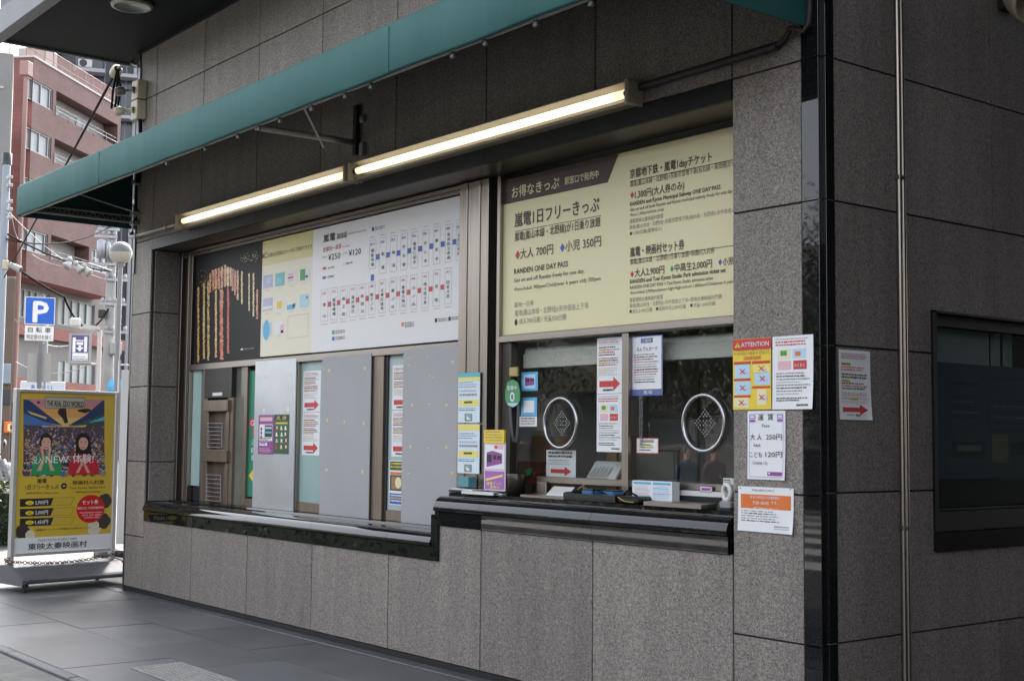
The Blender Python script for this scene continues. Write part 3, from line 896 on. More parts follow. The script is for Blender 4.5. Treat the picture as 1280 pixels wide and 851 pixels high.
for (cx, y0, y1, nm, cd) in ((99, 512, 663, '嵐山', 'A13'), (146, 503, 655, '嵐電嵯峨', 'A12'), (192, 497, 650, '鹿王院', 'A11'), (237, 491, 643, '車折神社', 'A10'), (282, 485, 636, '有栖川', 'A9'), (328, 477, 630, '帷子ノ辻', 'A8'), (378, 464, 622, '太秦広隆寺', 'A7'), (430, 455, 615, '蚕ノ社', 'A6'), (480, 448, 610, '嵐電天神川', 'A5'), (530, 440, 603, '山ノ内', 'A4'), (586, 430, 598, '西大路三条', 'A3'), (641, 417, 588, '西院', 'A2'), (697, 408, 580, '四条大宮', 'A1')):
    stbox(cx, y0, y1, nm, cd, RED)
    P('station', (cx-15, y1+18), (cx+16, y1+13), 6, GREY)
for (cx, y0, y1, nm, cd) in ((332, 275, 408, '撮影所前', 'B1'), (382, 263, 430, '常盤', 'B2'), (433, 253, 422, '鳴滝', 'B3'), (484, 243, 413, '宇多野', 'B4'), (535, 235, 404, '御室仁和寺', 'B5'), (588, 223, 395, '妙心寺', 'B6'), (642, 210, 385, '龍安寺', 'B7'), (700, 198, 375, '等持院立命館', 'B8'), (750, 190, 366, '北野白梅町', 'B9')):
    stbox(cx, y0, y1, nm, cd, BLUE, 31 if cx < 740 else 28)
    P('station', (cx-14, y0-12), (cx+13, y0-17), 6, GREY)
for (x, y) in ((357, 352), (406, 343), (457, 334), (509, 323), (562, 313), (616, 301), (671, 291), (728, 280)): s.pc((x, y), 18, 26, BLUE, .0015)
s.pc((331, 453), 15, 30, BLUE, .0015)
for (x, y) in ((123, 581), (167, 574), (212, 567), (259, 560), (306, 553), (355, 545), (404, 538), (455, 531), (506, 523), (558, 515), (613, 508), (669, 499)): s.pc((x, y), 17, 24, RED, .0015)
for (x, y, m_, n_) in ((334, 218, BLUE, 2), (142, 717, GREEN, 2), (142, 747, BLUE, 2), (477, 678, ORANGE, 3), (638, 659, INK, 2), (704, 651, INK, 2)):
    s.pc((x, y), 12, 19, m_)
    for k in range(n_):
        P('乗換案内'[:4], (x+10, y-3+9*k), (x+10+(46 if x < 700 else 40), y-10+9*k), 6, INK)
s.done('route_map_board', 'large white route map board with red and blue station squares and fares', 'route map')

# discount ticket board
s = Sheet(P27, 3.272, 610, 160); s.board((62, 218), (1000, 770), .03, CREAM)
s.x1 = -.49
s.v = []; s.f = []; s.m = []; s.sm = []; s.tone = []; s.mats = []
ztop = s.px(1000, 10)[1]
s.y1 = max(ztop, s.y1); s.y0 = (s.px(62, 845)[1]+s.px(1000, 770)[1])/2
s.box(s.x0, s.x1, s.y0, s.y1, -.03, 0, CREAM)
P = s.ptext
a = s.px(535, 117); q = s.px(490, 222); bl = s.px(62, 315)
s.quad([(s.x0, bl[1], .0006), (q[0], bl[1], .0006), (a[0], s.y1-.001, .0006), (s.x0, s.y1-.001, .0006)], INKB)
P('お得なきっぷ', (98, 285), (292, 243), 40, CREAM, .025, .0016); P('駅窓口で発売中', (315, 231), (453, 201), 27, CREAM, .02, .0016)
P('嵐電1日フリーきっぷ', (110, 402), (456, 335), 50, INKB, .028)
s.prect((110, 423), (463, 361), INKB) if False else None
def hline(a, c_, t=2.2):
    p = s.px(*a); q = s.px(*c_); s.rect(p[0], q[0], p[1]-.0035, p[1], .0009, INKB)
hline((110, 423), (463, 357)); hline((582, 218), (1045, 128)); hline((582, 540), (1045, 480))
P('嵐電(嵐山本線・北野線)が1日乗り放題', (110, 461), (460, 402), 31, INKB, .016)
s.pdia((122, 520), 10, 19, RED); P('大人 700円', (133, 533), (267, 511), 36, INKB, .016); s.pdia((305, 490), 10, 19, SKYB and BLUE); P('小児 350円', (318, 503), (463, 482), 38, INKB, .016)
P('RANDEN ONE DAY PASS', (108, 598), (328, 571), 22, INKB, .034); P('Get on and off Randen freely for one day.', (108, 632), (395, 596), 17, INKB, .008); P('•Fare:Adult 700yen/Child(over 6 years old) 350yen', (108, 668), (462, 626), 17, INKB)
P('嵐电一日券', (108, 733), (188, 722), 19, GREY); P('嵐电(嵐山本线・北野线)1天中自由上下车', (110, 768), (412, 738), 22, GREY); P('成人700日圓 / 児童350日圓', (128, 801), (320, 784), 21, GREY)
p = s.px(115, 795); s.disc(p[0], p[1], .013, .018, .001, INK)
P('京都地下鉄・嵐電1dayチケット', (582, 205), (916, 139), 33, INKB, .026); P('嵐電(嵐山本線・北野線)+京都市営地下鉄(烏丸線・東西線)が1日', (582, 241), (1020, 152), 22, INKB)
s.pdia((590, 275), 8, 15, RED); P('1,300円(大人券のみ)', (602, 288), (803, 249), 31, INKB, .016)
P('RANDEN and Kyoto Municipal Subway ONE DAY PASS', (582, 320), (952, 252), 17, INKB, .032); P('Get on and off both Randen and Kyoto municipal subway freely for one day', (582, 342), (1000, 272), 14, INKB, .008); P('•Fare:1,300yen(Adult only)', (582, 363), (720, 338), 14, INKB)
P('嵐電東映太秦映画村套票', (580, 391), (718, 372), 16, GREY); P('嵐电(嵐山本线・北野线)+京都市营地下铁(烏丸线・东西线)1天中自由上', (580, 415), (1010, 354), 16, GREY); P('1,300日圓(僅限成人)', (594, 437), (712, 420), 15, GREY); s.pc((585, 432), 9, 12, INK)
P('嵐電・映画村セット券', (582, 525), (803, 493), 34, INKB, .026); P('嵐電(嵐山本線・北野線)1日乗り放題+映画村入村券', (582, 558), (928, 513), 21, INKB)
s.pdia((590, 598), 8, 14, RED); P('大人2,900円', (601, 608), (722, 592), 30, INKB, .016); s.pdia((753, 576), 8, 14, GREEN); P('中高生2,000円', (764, 587), (917, 567), 30, INKB, .016); s.pdia((950, 549), 8, 14, BLUE); P('小児', (961, 561), (1005, 555), 28, INKB, .016)
P('RANDEN and Toei Kyoto Studio Park admission ticket set', (582, 637), (973, 592), 17, INKB, .032); P('RANDEN ONE DAY PASS + Toei Kyoto Studio admission ticket', (582, 660), (922, 621), 14, INKB, .008); P('•Fare:Adult 2,900yen/Junior-high·High-school 1,800yen/Child(over 6 years', (582, 681), (1010, 635), 14, INKB)
P('嵐電東映太秦映画村套票', (580, 712), (717, 698), 16, GREY); P('嵐电(嵐山本线・北野线)1天中自由上下车+東映太秦映画村門票', (580, 735), (957, 695), 16, GREY)
for x, t_, e in ((584, '成人2,900日圓', 672), (692, '國高中生2,000日圓', 810), (832, '児童1,450日圓', 930)):
    P(t_, (x+8, 757-(x-584)*.1), (e, 750-(x-584)*.1), 15, GREY); s.pc((x, 750-(x-584)*.1), 9, 12, INK)
s.done('ticket_price_board', 'large cream ticket price board with brown corner heading above the ticket window', 'price board')

# ---------------------------------------------------------------- ticket window
YG = .300
TW = empty('ticket_window', (-1.5, YG, SR), 'wide steel framed ticket window with two panes and round speaking rings', 'window')
m = MB()
m.box(-2.46, -.487, .245, .315, 1.805, 1.842, STEEL_H, .002)
m.box(xw(778, 500, .262), xw(786, 500, .262), .255, .315, SR+.02, 1.804, STEEL, .003)
m.box(-2.46, xw(640, 500, .28), .27, .315, SR+.02, 1.804, noisy('dark_bronze_jamb', (.06, .055, .05), (.08, .072, .065), 8, .3, .6), .002)
zr0, zr1 = Z(700, 604, .28), Z(700, 596, .28)
m.box(xw(672, 598, .28), -.49, .272, .314, zr0, zr1, STEEL_H, .002)
m.build('frame', TW)
m = MB(); m.box(-2.40, xw(778, 500, .3), YG, YG+.006, zr1, 1.804, GLASS); m.box(xw(786, 500, .3), -.49, YG, YG+.006, zr1, 1.804, GLASS); m.build('pane', TW)
for (u, v) in ((700, 528.5), (879, 528.5)):
    p = on_y(u, v, .285)
    m = MB(); m.torus((p.x, .289, p.z), (0, 1, 0), .132, .0105, mat('polished_chrome_ring', (.42, .42, .43), .27, 1.0), 56, 12)
    ring = m.build('speaking_ring', TW)
    m = MB()
    d = MATS.get('speaking_hole') or mat('speaking_hole', (.36, .36, .36), .4)
    for i in range(-3, 4):
        for j in range(-3, 4):
            if (abs(i), abs(j)) in ((1, 1), (2, 0), (0, 2)): continue
            a, c_ = (i+j)*.0105, (i-j)*.0105
            m.lathe([(0, .0036), (-.003, .0036), (-.003, 0)], (p.x+a, YG-.0005, p.z+c_), (0, 1, 0), d, 6, False)
    m.build('speaking_holes', ring)

# roller blind inside and dim office furniture
m = MB()
m.box(-2.38, -.5, .36, .40, Z(800, 452, .36)-.0, Z(800, 433, .36), mat('blind_cloth', (.55, .54, .48), .7))
m.tube([(-2.38, .40, Z(800, 430, .36)), (-.5, .40, Z(800, 430, .36))], .03, WPLAS, 10)
o = m.build('roller_blind'); tag(o, 'off white roller blind wound up behind the top of the ticket window', 'blind')
m = MB(); m.box(-2.6, -1.7, 1.55, 1.93, .06, 1.9, GALV, .01)
for k in range(4): m.box(-2.58, -2.16, 1.535, 1.55, .12+.44*k, .52+.44*k, mat('locker_face', (.42, .42, .40), .45), .005); m.box(-2.14, -1.72, 1.535, 1.55, .12+.44*k, .52+.44*k, MATS['locker_face'], .005)
o = m.build('office_cabinet'); tag(o, 'grey steel cabinet standing deep inside the dim ticket office', 'cabinet')
m = MB(); m.box(-2.38, -.5, .33, .95, .88, .92, mat('desk_top', (.22, .20, .17), .5), .004); m.box(-2.38, -2.3, .4, .9, .06, .88, MATS['desk_top']); m.box(-.58, -.5, .4, .9, .06, .88, MATS['desk_top'])
o = m.build('office_desk'); tag(o, 'long brown work desk inside the office right behind the ticket glass', 'desk')
# monitor
mo = empty('monitor', on_y(816, 600, .55), 'small dark computer monitor behind the right ticket pane', 'monitor')
p = on_y(816, 586, .55)
m = MB(); m.box(p.x-.17, p.x+.17, .55, .585, p.z-.11, p.z+.10, BLK_PL, .006); m.box(p.x-.03, p.x+.03, .56, .58, .93, p.z-.11, BLK_PL); m.box(p.x-.10, p.x+.10, .52, .64, .921, .932, BLK_PL); m.build('casing', mo)
m = MB(); m.box(p.x-.155, p.x+.155, .547, .5495, p.z-.09, p.z+.085, mat('dim_screen', (.06, .075, .06), .2)); m.build('screen', mo)
# tall papers and boxes on the desk inside
def paper_in(name, label, cat, tl, br, y, fn=None, m_=None, group=None, th=.0012):
    s = Sheet(FRONT(y)); s.board(tl, br, th, m_ or WHITE)
    if fn: fn(s)
    return s.done(name, label, cat, group)
def arrows_page(s):
    s.lines(.08, .94, .04, .15, 3, [LGREY, RED], .45, .2)
    s.lines(.08, .94, .16, .34, 4, [INK, GREY, RED], .5, .3, hl=(1,))
    s.lines(.08, .94, .36, .52, 4, [RED, INK, GREY], .5, .3, hl=(2,))
    s.lines(.08, .94, .54, .70, 4, [LGREY, LGREY], .4, .3, hl=(1,))
    s.arrow(.1, .92, .83, .11); s.lines(.25, .7, .92, .97, 1, [INK], .7)
def pics_page(s):
    s.lines(.08, .94, .03, .15, 3, [LGREY, RED, RED], .45, .2)
    s.fr(.14, .18, .44, .31, CREAM); s.fr(.2, .2, .36, .27, GREEN); s.fr(.5, .18, .82, .31, PALEB); s.fr(.56, .22, .7, .28, ORANGE)
    s.fr(.14, .34, .46, .46, PINK); s.fr(.52, .34, .84, .46, RED); s.ft('わくわく', .55, .43, .8, .05, WHITE, .01)
    s.lines(.1, .94, .5, .82, 8, [GREY, INK, GREY, LGREY], .42, .35); s.lines(.1, .9, .84, .9, 2, [INK], .5); s.lines(.6, .95, .93, .97, 1, [INK], .6)

yw = YG-.0015
def two_pages(s):
    h = s.y1-s.y0; full = (s.y0, s.y1)
    s.y0 = full[1]-h*.49; arrows_page(s); s.rect(s.x0, s.x1, s.y0-.003, s.y0, .0005, GREY)
    s.y1 = s.y0-.004; s.y0 = full[0]; pics_page(s); s.y1 = full[1]
def two_arrows(s):
    full = (s.y0, s.y1); h = full[1]-full[0]
    s.y0 = full[1]-h*.49; arrows_page(s); s.rect(s.x0, s.x1, s.y0-.004, s.y0, .0005, GREY)
    s.y1 = s.y0-.005; s.y0 = full[0]; arrows_page(s); s.y1 = full[1]
paper_in('notice_sheet', 'pair of white notices with one red arrow, hung left of the ticket window mullion', 'notice', (746.5, 423), (777.5, 565), yw, two_pages)
paper_in('notice_sheet', 'two stacked white notices with red arrows taped on the teal glass pane', 'notice', (379.5, 464), (399, 569), .2875, two_arrows)
paper_in('notice_sheet', 'white notice with red arrows on glass, partly covered by the larger grey board', 'notice', (491, 457), (511, 571), .2875, two_arrows)
def dark_poster(s):
    s.fr(.04, .02, .96, .22, DKGRN); s.lines(.1, .9, .05, .2, 2, [YELL], .5); s.fr(.05, .26, .95, .32, ORANGE); s.fr(.05, .33, .95, .68, INK)
    s.fr(.12, .36, .88, .65, CARTON); s.disc(s.fx(.5), s.fy(.5), .035, .035, .0012, CREAM); s.fr(.04, .74, .96, .98, BLUE); s.lines(.1, .9, .77, .95, 3, [WHITE, YELL], .55)
paper_in('small_poster', 'small poster with dark framed picture and blue foot on glass beside larger grey board', 'poster', (487, 575), (509, 632), .2875, dark_poster)
def card_notice(s):
    s.outline(s.x0, s.x1, s.y0, s.y1, .004, BLUE)
    s.fr(.3, .04, .7, .12, mat('slate_blue_ink', (.12, .15, .33), .4)); s.ft('ご案内', .36, .105, .64, .05, WHITE, .01); s.ft('らんでんカード', .18, .25, .86, .07, INK)
    s.lines(.08, .92, .30, .80, 12, [GREY, INK, RED, GREY, LGREY], .45, .35); s.fr(.02, .89, .98, .985, MATS['slate_blue_ink']); s.ft('嵐電', .4, .965, .7, .05, WHITE, .01)
paper_in('card_notice', 'white notice with slate blue head and foot hanging at the top of the right pane', 'notice', (790, 421), (827.5, 494), .285, card_notice, th=.004)
m = MB()
for k in range(16):
    z = Z(800, 496, .286)-.016*k
    m.torus((xw(801, 500, .286)+.0, .288, z), (1, 0, 0) if k % 2 else (0, 1, 0), .0085, .0018, GALV, 10, 5)
o = m.build('hanging_chain'); tag(o, 'thin steel chain hanging below the blue edged notice in right pane', 'chain')
paper_in('label_card', 'small white label card stuck low on the right ticket pane', 'label', (795.5, 547), (823, 567), .297, lambda s: (s.outline(s.x0, s.x1, s.y0, s.y1, .004, RED), s.fr(.2, .12, .8, .3, GREY), s.fr(.25, .42, .75, .58, PYEL), s.lines(.15, .85, .4, .9, 3, [INK, GREY], .4)))
def tram_sticker(s):
    s.fr(0, 0, 1, 1, SKYB, .0004); s.fr(.14, .12, .86, .88, PALEB, .0006)
    s.quad([(s.fx(.22), s.fy(.74), .001), (s.fx(.8), s.fy(.70), .001), (s.fx(.8), s.fy(.34), .001), (s.fx(.22), s.fy(.26), .001)], PURPLE)
    s.fr(.28, .36, .5, .52, INK, .0012); s.fr(.56, .38, .76, .5, INK, .0012)
paper_in('tram_sticker', 'blue bordered sticker with a purple tram in the left ticket pane', 'sticker', (652, 465.5), (672, 488), yw, tram_sticker)
paper_in('white_sticker', 'blue bordered sticker with a blank white middle, below the tram sticker', 'sticker', (651.5, 497), (671, 519.5), yw, lambda s: (s.fr(0, 0, 1, 1, SKYB, .0004), s.fr(.16, .16, .84, .82, WHITE)))
paper_in('caption_label', 'small white caption label under the blank blue bordered sticker', 'label', (649.5, 520.5), (671, 533), yw, lambda s: s.lines(.08, .92, .12, .9, 3, [INK, GREY, GREY], .5, .1))
# green bell-shaped tag on a gold clip with chains
tg = empty('hanging_tag', on_y(640.5, 500, .262), 'green rounded tag with white print hanging from a gold clip on left jamb', 'tag')
pp = Plane((0, .260, 0), (1, 0, 0)); m = Sheet(pp)
pts = [(634, 478), (640.5, 474), (647, 478), (649.5, 488), (649.5, 500), (647, 506), (641, 509), (634.5, 506), (631.5, 500), (631.5, 488)]
m.prism([(*m.px(*q), 0) for q in pts], (0, 0, -.006), mat('tag_green', (.07, .30, .12), .35))
m.ptext('営業中', (634.5, 487), (646.5, 486.5), 4.5, WHITE, .02); c_ = m.px(640.5, 496); m.disc(c_[0], c_[1], .021, .026, .0012, WHITE); m.disc(c_[0], c_[1], .012, .016, .0018, MATS['tag_green'])
m.ppoly([(634, 503.5), (648, 503.5), (646, 506.3), (641, 508.6), (635.5, 506.3)], PALEB, .001)
m.build('plate', tg, pp.mw)
m = MB(); q0, q1 = on_y(637, 471, .255), on_y(647, 458, .255); m.box(q0.x, q1.x, .250, .269, q0.z, q1.z, noisy('brass_clip', (.35, .27, .11), (.45, .36, .16), 9, .35, .7), .004); m.build('clip', tg)
m = MB()
for (ua, ub, n_) in ((638, 642, 18), (648, 645, 17)):
    for k in range(n_):
        t_ = k/(n_-1); p = on_y(ua+(ub-ua)*t_**2, 509+42*t_, .262)
        m.torus(p, (1, 0, .2) if k % 2 else (0, 1, 0), .0075, .0016, GALV, 8, 4)
m.build('chain', tg)
paper_in('arrow_notice', 'white sheet with a red arrow standing below the left speaking ring', 'notice', (683, 562), (719.5, 597), .33, lambda s: (s.lines(.08, .9, .06, .32, 2, [INK], .55, .1), s.lines(.1, .9, .36, .58, 3, [GREY, LGREY], .4), s.arrow(.16, .86, .78, .15)))
# sloping white holder with forms, dark bin and folders behind the left pane
m = MB(); a, q = on_y(737, 600, .42), on_y(777, 578, .42)
m.prism([(a.x+.03, .36, a.z), (q.x, .36, a.z), (q.x-.02, .46, q.z), (a.x, .46, q.z)], (0, .02, .004), WPLAS)
for k in range(5): m.prism([(a.x+.05+.03*k, .357, a.z+.02), (a.x+.065+.03*k, .357, a.z+.02), (a.x+.05+.03*k, .45, q.z-.015), (a.x+.035+.03*k, .45, q.z-.015)], (0, -.001, 0), LGREY)
o = m.build('form_holder'); tag(o, 'sloping white form holder behind the glass left of the window mullion', 'holder')
m = MB(); a, q = on_y(646, 597, .42), on_y(676, 577, .42)
m.prism([(a.x+.02, .40, a.z-.03), (q.x, .40, a.z-.03), (q.x+.01, .44, q.z), (a.x-.01, .44, q.z)], (0, .01, 0), mat('dark_red_cover', (.10, .03, .02), .4))
m.prism([(a.x+.08, .398, a.z+.005), (a.x+.15, .398, a.z+.02), (a.x+.14, .42, a.z+.06), (a.x+.08, .42, a.z+.05)], (0, .002, 0), GREEN)
o = m.build('brochure_folder'); tag(o, 'dark red brochure folder leaning inside the lower left of the window', 'folder')
m = MB(); a, q = on_y(665, 562, .6), on_y(690, 545, .6)
m.box(a.x, q.x, .6, .75, .92, q.z, CARTON, .004)
t = MB(); t.box(q.x+.35, q.x+.53, .7, .76, .92, q.z+.02, mat('wood_strip', (.20, .12, .06), .6)); t.box(q.x+.44, q.x+.455, .697, .7, .93, q.z+.01, DARK); o = t.build('wooden_rack'); tag(o, 'small brown wooden rack on the desk between left speaking ring and form holder', 'rack')
o = m.build('carton_box'); tag(o, 'brown cardboard box on the desk behind the left pane', 'box')

# ---- things on the counter outside
CT = SR+.0005
m = MB(); p = on_y(645, 612, .2)
m.lathe([(0, 0), (0, .052), (.115, .057), (.118, .055), (.105, .05), (.10, 0)], (p.x, .20, CT), (0, 0, 1), noisy('dark_bronze_pot', (.05, .04, .033), (.08, .065, .055), 6, .3, .6), 20)
o = m.build('pen_pot'); tag(o, 'dark bronze round pot standing at the left end of the ticket counter', 'pot')
m = MB(); m.prism([(xw(656, 622, .12), .09, CT), (xw(716, 622, .12), .09, CT), (xw(722, 622, .2), .23, CT), (xw(664, 622, .2), .23, CT)], (0, 0, .012), STEEL_H)
o = m.build('money_tray'); tag(o, 'flat steel money tray below the left speaking ring', 'tray', 'steel money trays on the counter')
m = MB(); m.prism([(xw(690, 610, .2), .16, CT+.0125), (xw(717, 614, .2), .16, CT+.0125), (xw(716, 606, .24), .25, CT+.05), (xw(690, 606, .24), .25, CT+.05)], (0, .004, .006), WPLAS)
o = m.build('white_slip'); tag(o, 'white paper slip leaning on the rear of the left money tray', 'slip')
m = MB(); a, q = xw(672, 610, .26), xw(684, 610, .26); m.box(a, q, .25, .29, CT, CT+.08, STEEL, .004); o = m.build('steel_block'); tag(o, 'upright steel block at the end of the window bottom rail', 'bracket')
tr = empty('stationery_tray', on_y(745, 620, .18), 'black tray of blue ink pads, glasses and cords on the counter middle', 'tray')
a, q = xw(717, 618, .15), xw(782, 622, .15)
m = MB(); m.box(a, q, .08, .24, CT, CT+.012, BLK_PL, .003); m.box(a, q, .08, .088, CT+.012, CT+.035, BLK_PL); m.box(a, q, .232, .24, CT+.012, CT+.045, BLK_PL); m.box(a, a+.008, .088, .232, CT+.012, CT+.04, BLK_PL); m.box(q-.008, q, .088, .232, CT+.012, CT+.04, BLK_PL); m.build('tray_body', tr)
for x, w_ in ((a+.09, .085), (a+.25, .075)):
    m = MB(); m.box(x, x+w_, .12, .20, CT+.0125, CT+.052, mat('ink_pad_blue', (.05, .16, .32), .35), .008); m.box(x+.004, x+w_-.004, .124, .196, CT+.0525, CT+.058, BLK_PL, .003); m.build('ink_pad', tr)
m = MB(); m.tube([(a+.03, .15, CT+.05), (a+.06, .17, CT+.075), (a+.085, .14, CT+.05), (a+.12, .13, CT+.06)], .004, CARTON, 6); m.build('cord', tr); m = MB(); m.tube([(a+.19, .11, CT+.04), (a+.21, .10, CT+.062), (a+.24, .11, CT+.05), (a+.30, .10, CT+.04)], .003, CABLE, 6); m.build('cord', tr)
m = MB(); a2 = xw(782, 622, .15)
m.box(a2+.005, a2+.14, .09, .23, CT, CT+.035, BLK_PL, .01); m.tube([(a2+.02, .12, CT+.04), (a2+.05, .11, CT+.06), (a2+.09, .12, CT+.045), (a2+.13, .10, CT+.04)], .005, CABLE, 6); m.tube([(a2+.02, .08, CT+.03), (a2+.07, .075, CT+.012), (a2+.13, .08, CT+.008)], .0025, mat('brass_wire', (.5, .38, .12), .35, 1), 6)
o = m.build('card_reader'); tag(o, 'black card reader with loose cord beside the folded white notice', 'card reader')
s = Sheet(FRONT(.19)); s.board((790.5, 600), (840, 626.5), .05, WHITE); s.y0 = max(s.y0, CT)
s.v = [(x, max(y, CT), z) for x, y, z in s.v]
s.fr(.03, .06, .48, .18, SKYB); s.fr(.52, .06, .97, .18, SKYB); s.lines(.04, .46, .25, .92, 7, [PALEB, PINK, LGREY], .5, .2); s.lines(.54, .96, .25, .92, 7, [PALEB, SKYB, PALEB], .5, .2)
s.done('folded_notice', 'white box shaped notice with sky blue headings on counter under right pane', 'notice')
m = MB(); m.box(xw(841, 608, .27), xw(906, 612, .27), .262, .272, SR+.022, zr0-.001, WPLAS, .003); m.box(xw(849, 612, .26), xw(902, 612, .26), .256, .261, SR+.024, zr0-.025, DARK)
o = m.build('pass_through_slot'); tag(o, 'white rimmed dark pass through slot below the right ticket pane', 'ticket slot')
s = Sheet(FRONT(.26)); s.board((875, 607), (890, 615), .002, WHITE); s.outline(s.x0, s.x1, s.y0, s.y1, .003, PURPLE); s.fr(.12, .3, .88, .75, PURPLE)
s.done('tram_label', 'tiny white label with a purple tram above the dark slot', 'label')
m = MB(); m.prism([(xw(812, 630, .1), .06, CT), (xw(884, 636, .1), .06, CT), (xw(896, 626, .22), .22, CT), (xw(826, 626, .22), .22, CT)], (0, 0, .018), STEEL_H)
o = m.build('money_tray'); tag(o, 'flat steel money tray in front of the dark slot under right pane', 'tray', 'steel money trays on the counter')
tp = empty('tape_dispenser', on_y(909, 624, .2), 'white tape roll on a stand at the right end of the counter', 'tape dispenser')
p = on_y(909, 615, .2); m = MB(); m.torus((p.x, .2, p.z), (.35, 1, 0), .034, .012, WPLAS, 28, 8); m.build('tape_roll', tp)
m = MB(); m.box(p.x-.025, p.x+.045, .17, .24, CT, p.z-.04, mat('grey_plastic', (.30, .30, .30), .4), .006); m.box(p.x-.01, p.x+.03, .195, .205, p.z-.04, p.z-.0, MATS['grey_plastic']); m.build('stand', tp)
s = Sheet(FRONT(.24)); s.board((904, 597), (917, 606), .002, mat('pale_green_label', (.60, .68, .62), .4)); s.lines(.1, .9, .2, .8, 2, [INK, GREY], .5); s.done('pale_label', 'pale green strip label above the tape roll at right edge of window', 'label')

# items at the mullion end of the counter
def blue_yellow(s, top):
    if top: s.fr(0, 0, 1, .09, TEALC); s.fr(0, .09, 1, .16, PYEL)
    else: s.fr(0, .01, 1, .13, PYEL)
    s.lines(.05, .95, .18, .32, 3, [GREY, SKYB], .4); s.lines(.08, .92, .34, .5, 2, [LAV, GREY, INK], .5, .1)
    s.fr(.05, .54, .95, .67, PYEL); s.lines(.3, .7, .57, .64, 1, [INK], .6); s.lines(.05, .95, .70, .78, 2, [SKYB, INK], .4)
    s.fr(.32, .82, .66, .97, CARTON); s.fr(.38, .84, .62, .95, TEALC, .0012); s.quad([(s.fx(.42), s.fy(.94), .0016), (s.fx(.6), s.fy(.94), .0016), (s.fx(.42), s.fy(.86), .0016)], WHITE)
PBW = mat('pale_blue_paper', (.66, .76, .82), .5)
paper_in('visitor_notice', 'pale blue notice with teal and yellow head on steel mullion, upper of two', 'notice', (573, 466.5), (599.5, 528), .222, lambda s: blue_yellow(s, True), PBW, 'notices on the steel mullion')
paper_in('visitor_notice', 'pale blue notice with plain yellow head on steel mullion, lower of two', 'notice', (572.5, 530), (599, 592), .222, lambda s: blue_yellow(s, False), PBW, 'notices on the steel mullion')
m = MB(); a, q = on_y(575, 608, .15), on_y(589, 596, .15); m.box(a.x, q.x, .13, .19, max(a.z, CT+.02), q.z, mat('teal_box', (.10, .26, .30), .5), .003)
o = m.build('teal_box'); tag(o, 'little teal box standing on the white tray below the mullion notices', 'box')
m = MB(); m.box(xw(566, 612, .13), xw(592, 612, .13), .10, .21, CT, CT+.012, BLK_PL, .002); m.box(xw(566, 610, .13)+.006, xw(592, 610, .13)+.01, .11, .20, CT+.0125, CT+.02, WPLAS, .002)
o = m.build('small_tray'); tag(o, 'small black and white tray under the teal box', 'tray')
m = MB(); m.prism([(xw(584, 616, .08), .04, CT), (xw(624, 618, .08), .04, CT), (xw(630, 618, .16), .12, CT), (xw(588, 614, .16), .12, CT)], (0, 0, .014), WPLAS)
o = m.build('paper_stack'); tag(o, 'stack of white leaflets lying at the left end of the counter', 'leaflets')
st = empty('leaflet_stand', on_y(618, 612, .14), 'upright leaflet stand with yellow pocket head and purple tram card', 'leaflet stand')
s = Sheet(FRONT(.14)); s.board((605.5, 552), (631.5, 614), .004, mat('pale_lilac_card', (.62, .55, .62), .45)); s.v = [(x, max(y, CT+.001), z) for x, y, z in s.v]
s.fr(.05, .02, .95, .55, WHITE); s.fr(.45, .06, .9, .15, PINK); s.fr(.5, .08, .62, .13, RED)
s.quad([(s.fx(.12), s.fy(.52), .0012), (s.fx(.85), s.fy(.44), .0012), (s.fx(.85), s.fy(.24), .0012), (s.fx(.4), s.fy(.18), .0012), (s.fx(.12), s.fy(.22), .0012)], PURPLE)
s.fr(.14, .26, .36, .42, INK, .0016); s.fr(.44, .27, .58, .36, INK, .0016); s.fr(.63, .28, .8, .36, INK, .0016)
s.fr(.05, .60, .95, .97, mat('violet_ink', (.36, .12, .42), .45)); s.quad([(s.fx(.1), s.fy(.80), .0012), (s.fx(.9), s.fy(.70), .0012), (s.fx(.9), s.fy(.66), .0012), (s.fx(.1), s.fy(.76), .0012)], PYEL); s.ft('嵐電グッズ', .15, .88, .85, .06, PYEL, .02); s.ft('発売中', .3, .95, .75, .05, PYEL, .02)
s.done('card_front', None, None, parent=st)
m = Sheet(FRONT(.132)); m.board((605, 537), (630, 554), .012, YELL); m.lines(.1, .9, .1, .95, 4, [CARTON, GREY], .35, .1); m.done('pocket_head', None, None, parent=st)
m = MB(); p = on_y(618, 612, .14); m.prism([(p.x-.055, .146, CT), (p.x+.06, .146, CT), (p.x+.06, .24, CT), (p.x-.055, .24, CT)], (0, 0, .006), WPLAS); m.prism([(p.x-.05, .15, CT+.006), (p.x-.05, .15, CT+.2), (p.x-.05, .235, CT+.006)], (.004, 0, 0), WPLAS); m.build('foot', st)

# ---------------------------------------------------------------- notices on the pilaster and side wall
s = Sheet(FRONT(-.004), 2.936, 900, 400); s.board((47.5, 72), (188, 327), .002, YELL); P = s.ptext
s.prect((47.5, 73), (188, 103), RED); s.quad([(*s.px(54, 102), .0012), (*s.px(76, 101), .0012), (*s.px(65, 82), .0012)], YELL); P('!', (63.5, 100), (66.5, 100), 13, INK, .03, .0018)
P('ATTENTION', (79, 99), (180, 93), 16, WHITE, .02)
P('These tickets cannot be used.', (52, 115), (183, 109), 10, RED, .012); P('이 승차권은 사용할 수 없습니다', (53, 130), (181, 125), 12, CARTON, .006); P('这些车票不能使用', (88, 146), (150, 142), 12, RED, .01)
for (x0, y0, x1, y1) in ((51, 154, 114, 161), (118, 151, 184, 158), (51, 216, 114, 222), (118, 243, 185, 249), (51, 277, 114, 283)):
    s.prect((x0, y0), (x1, y1), RED)
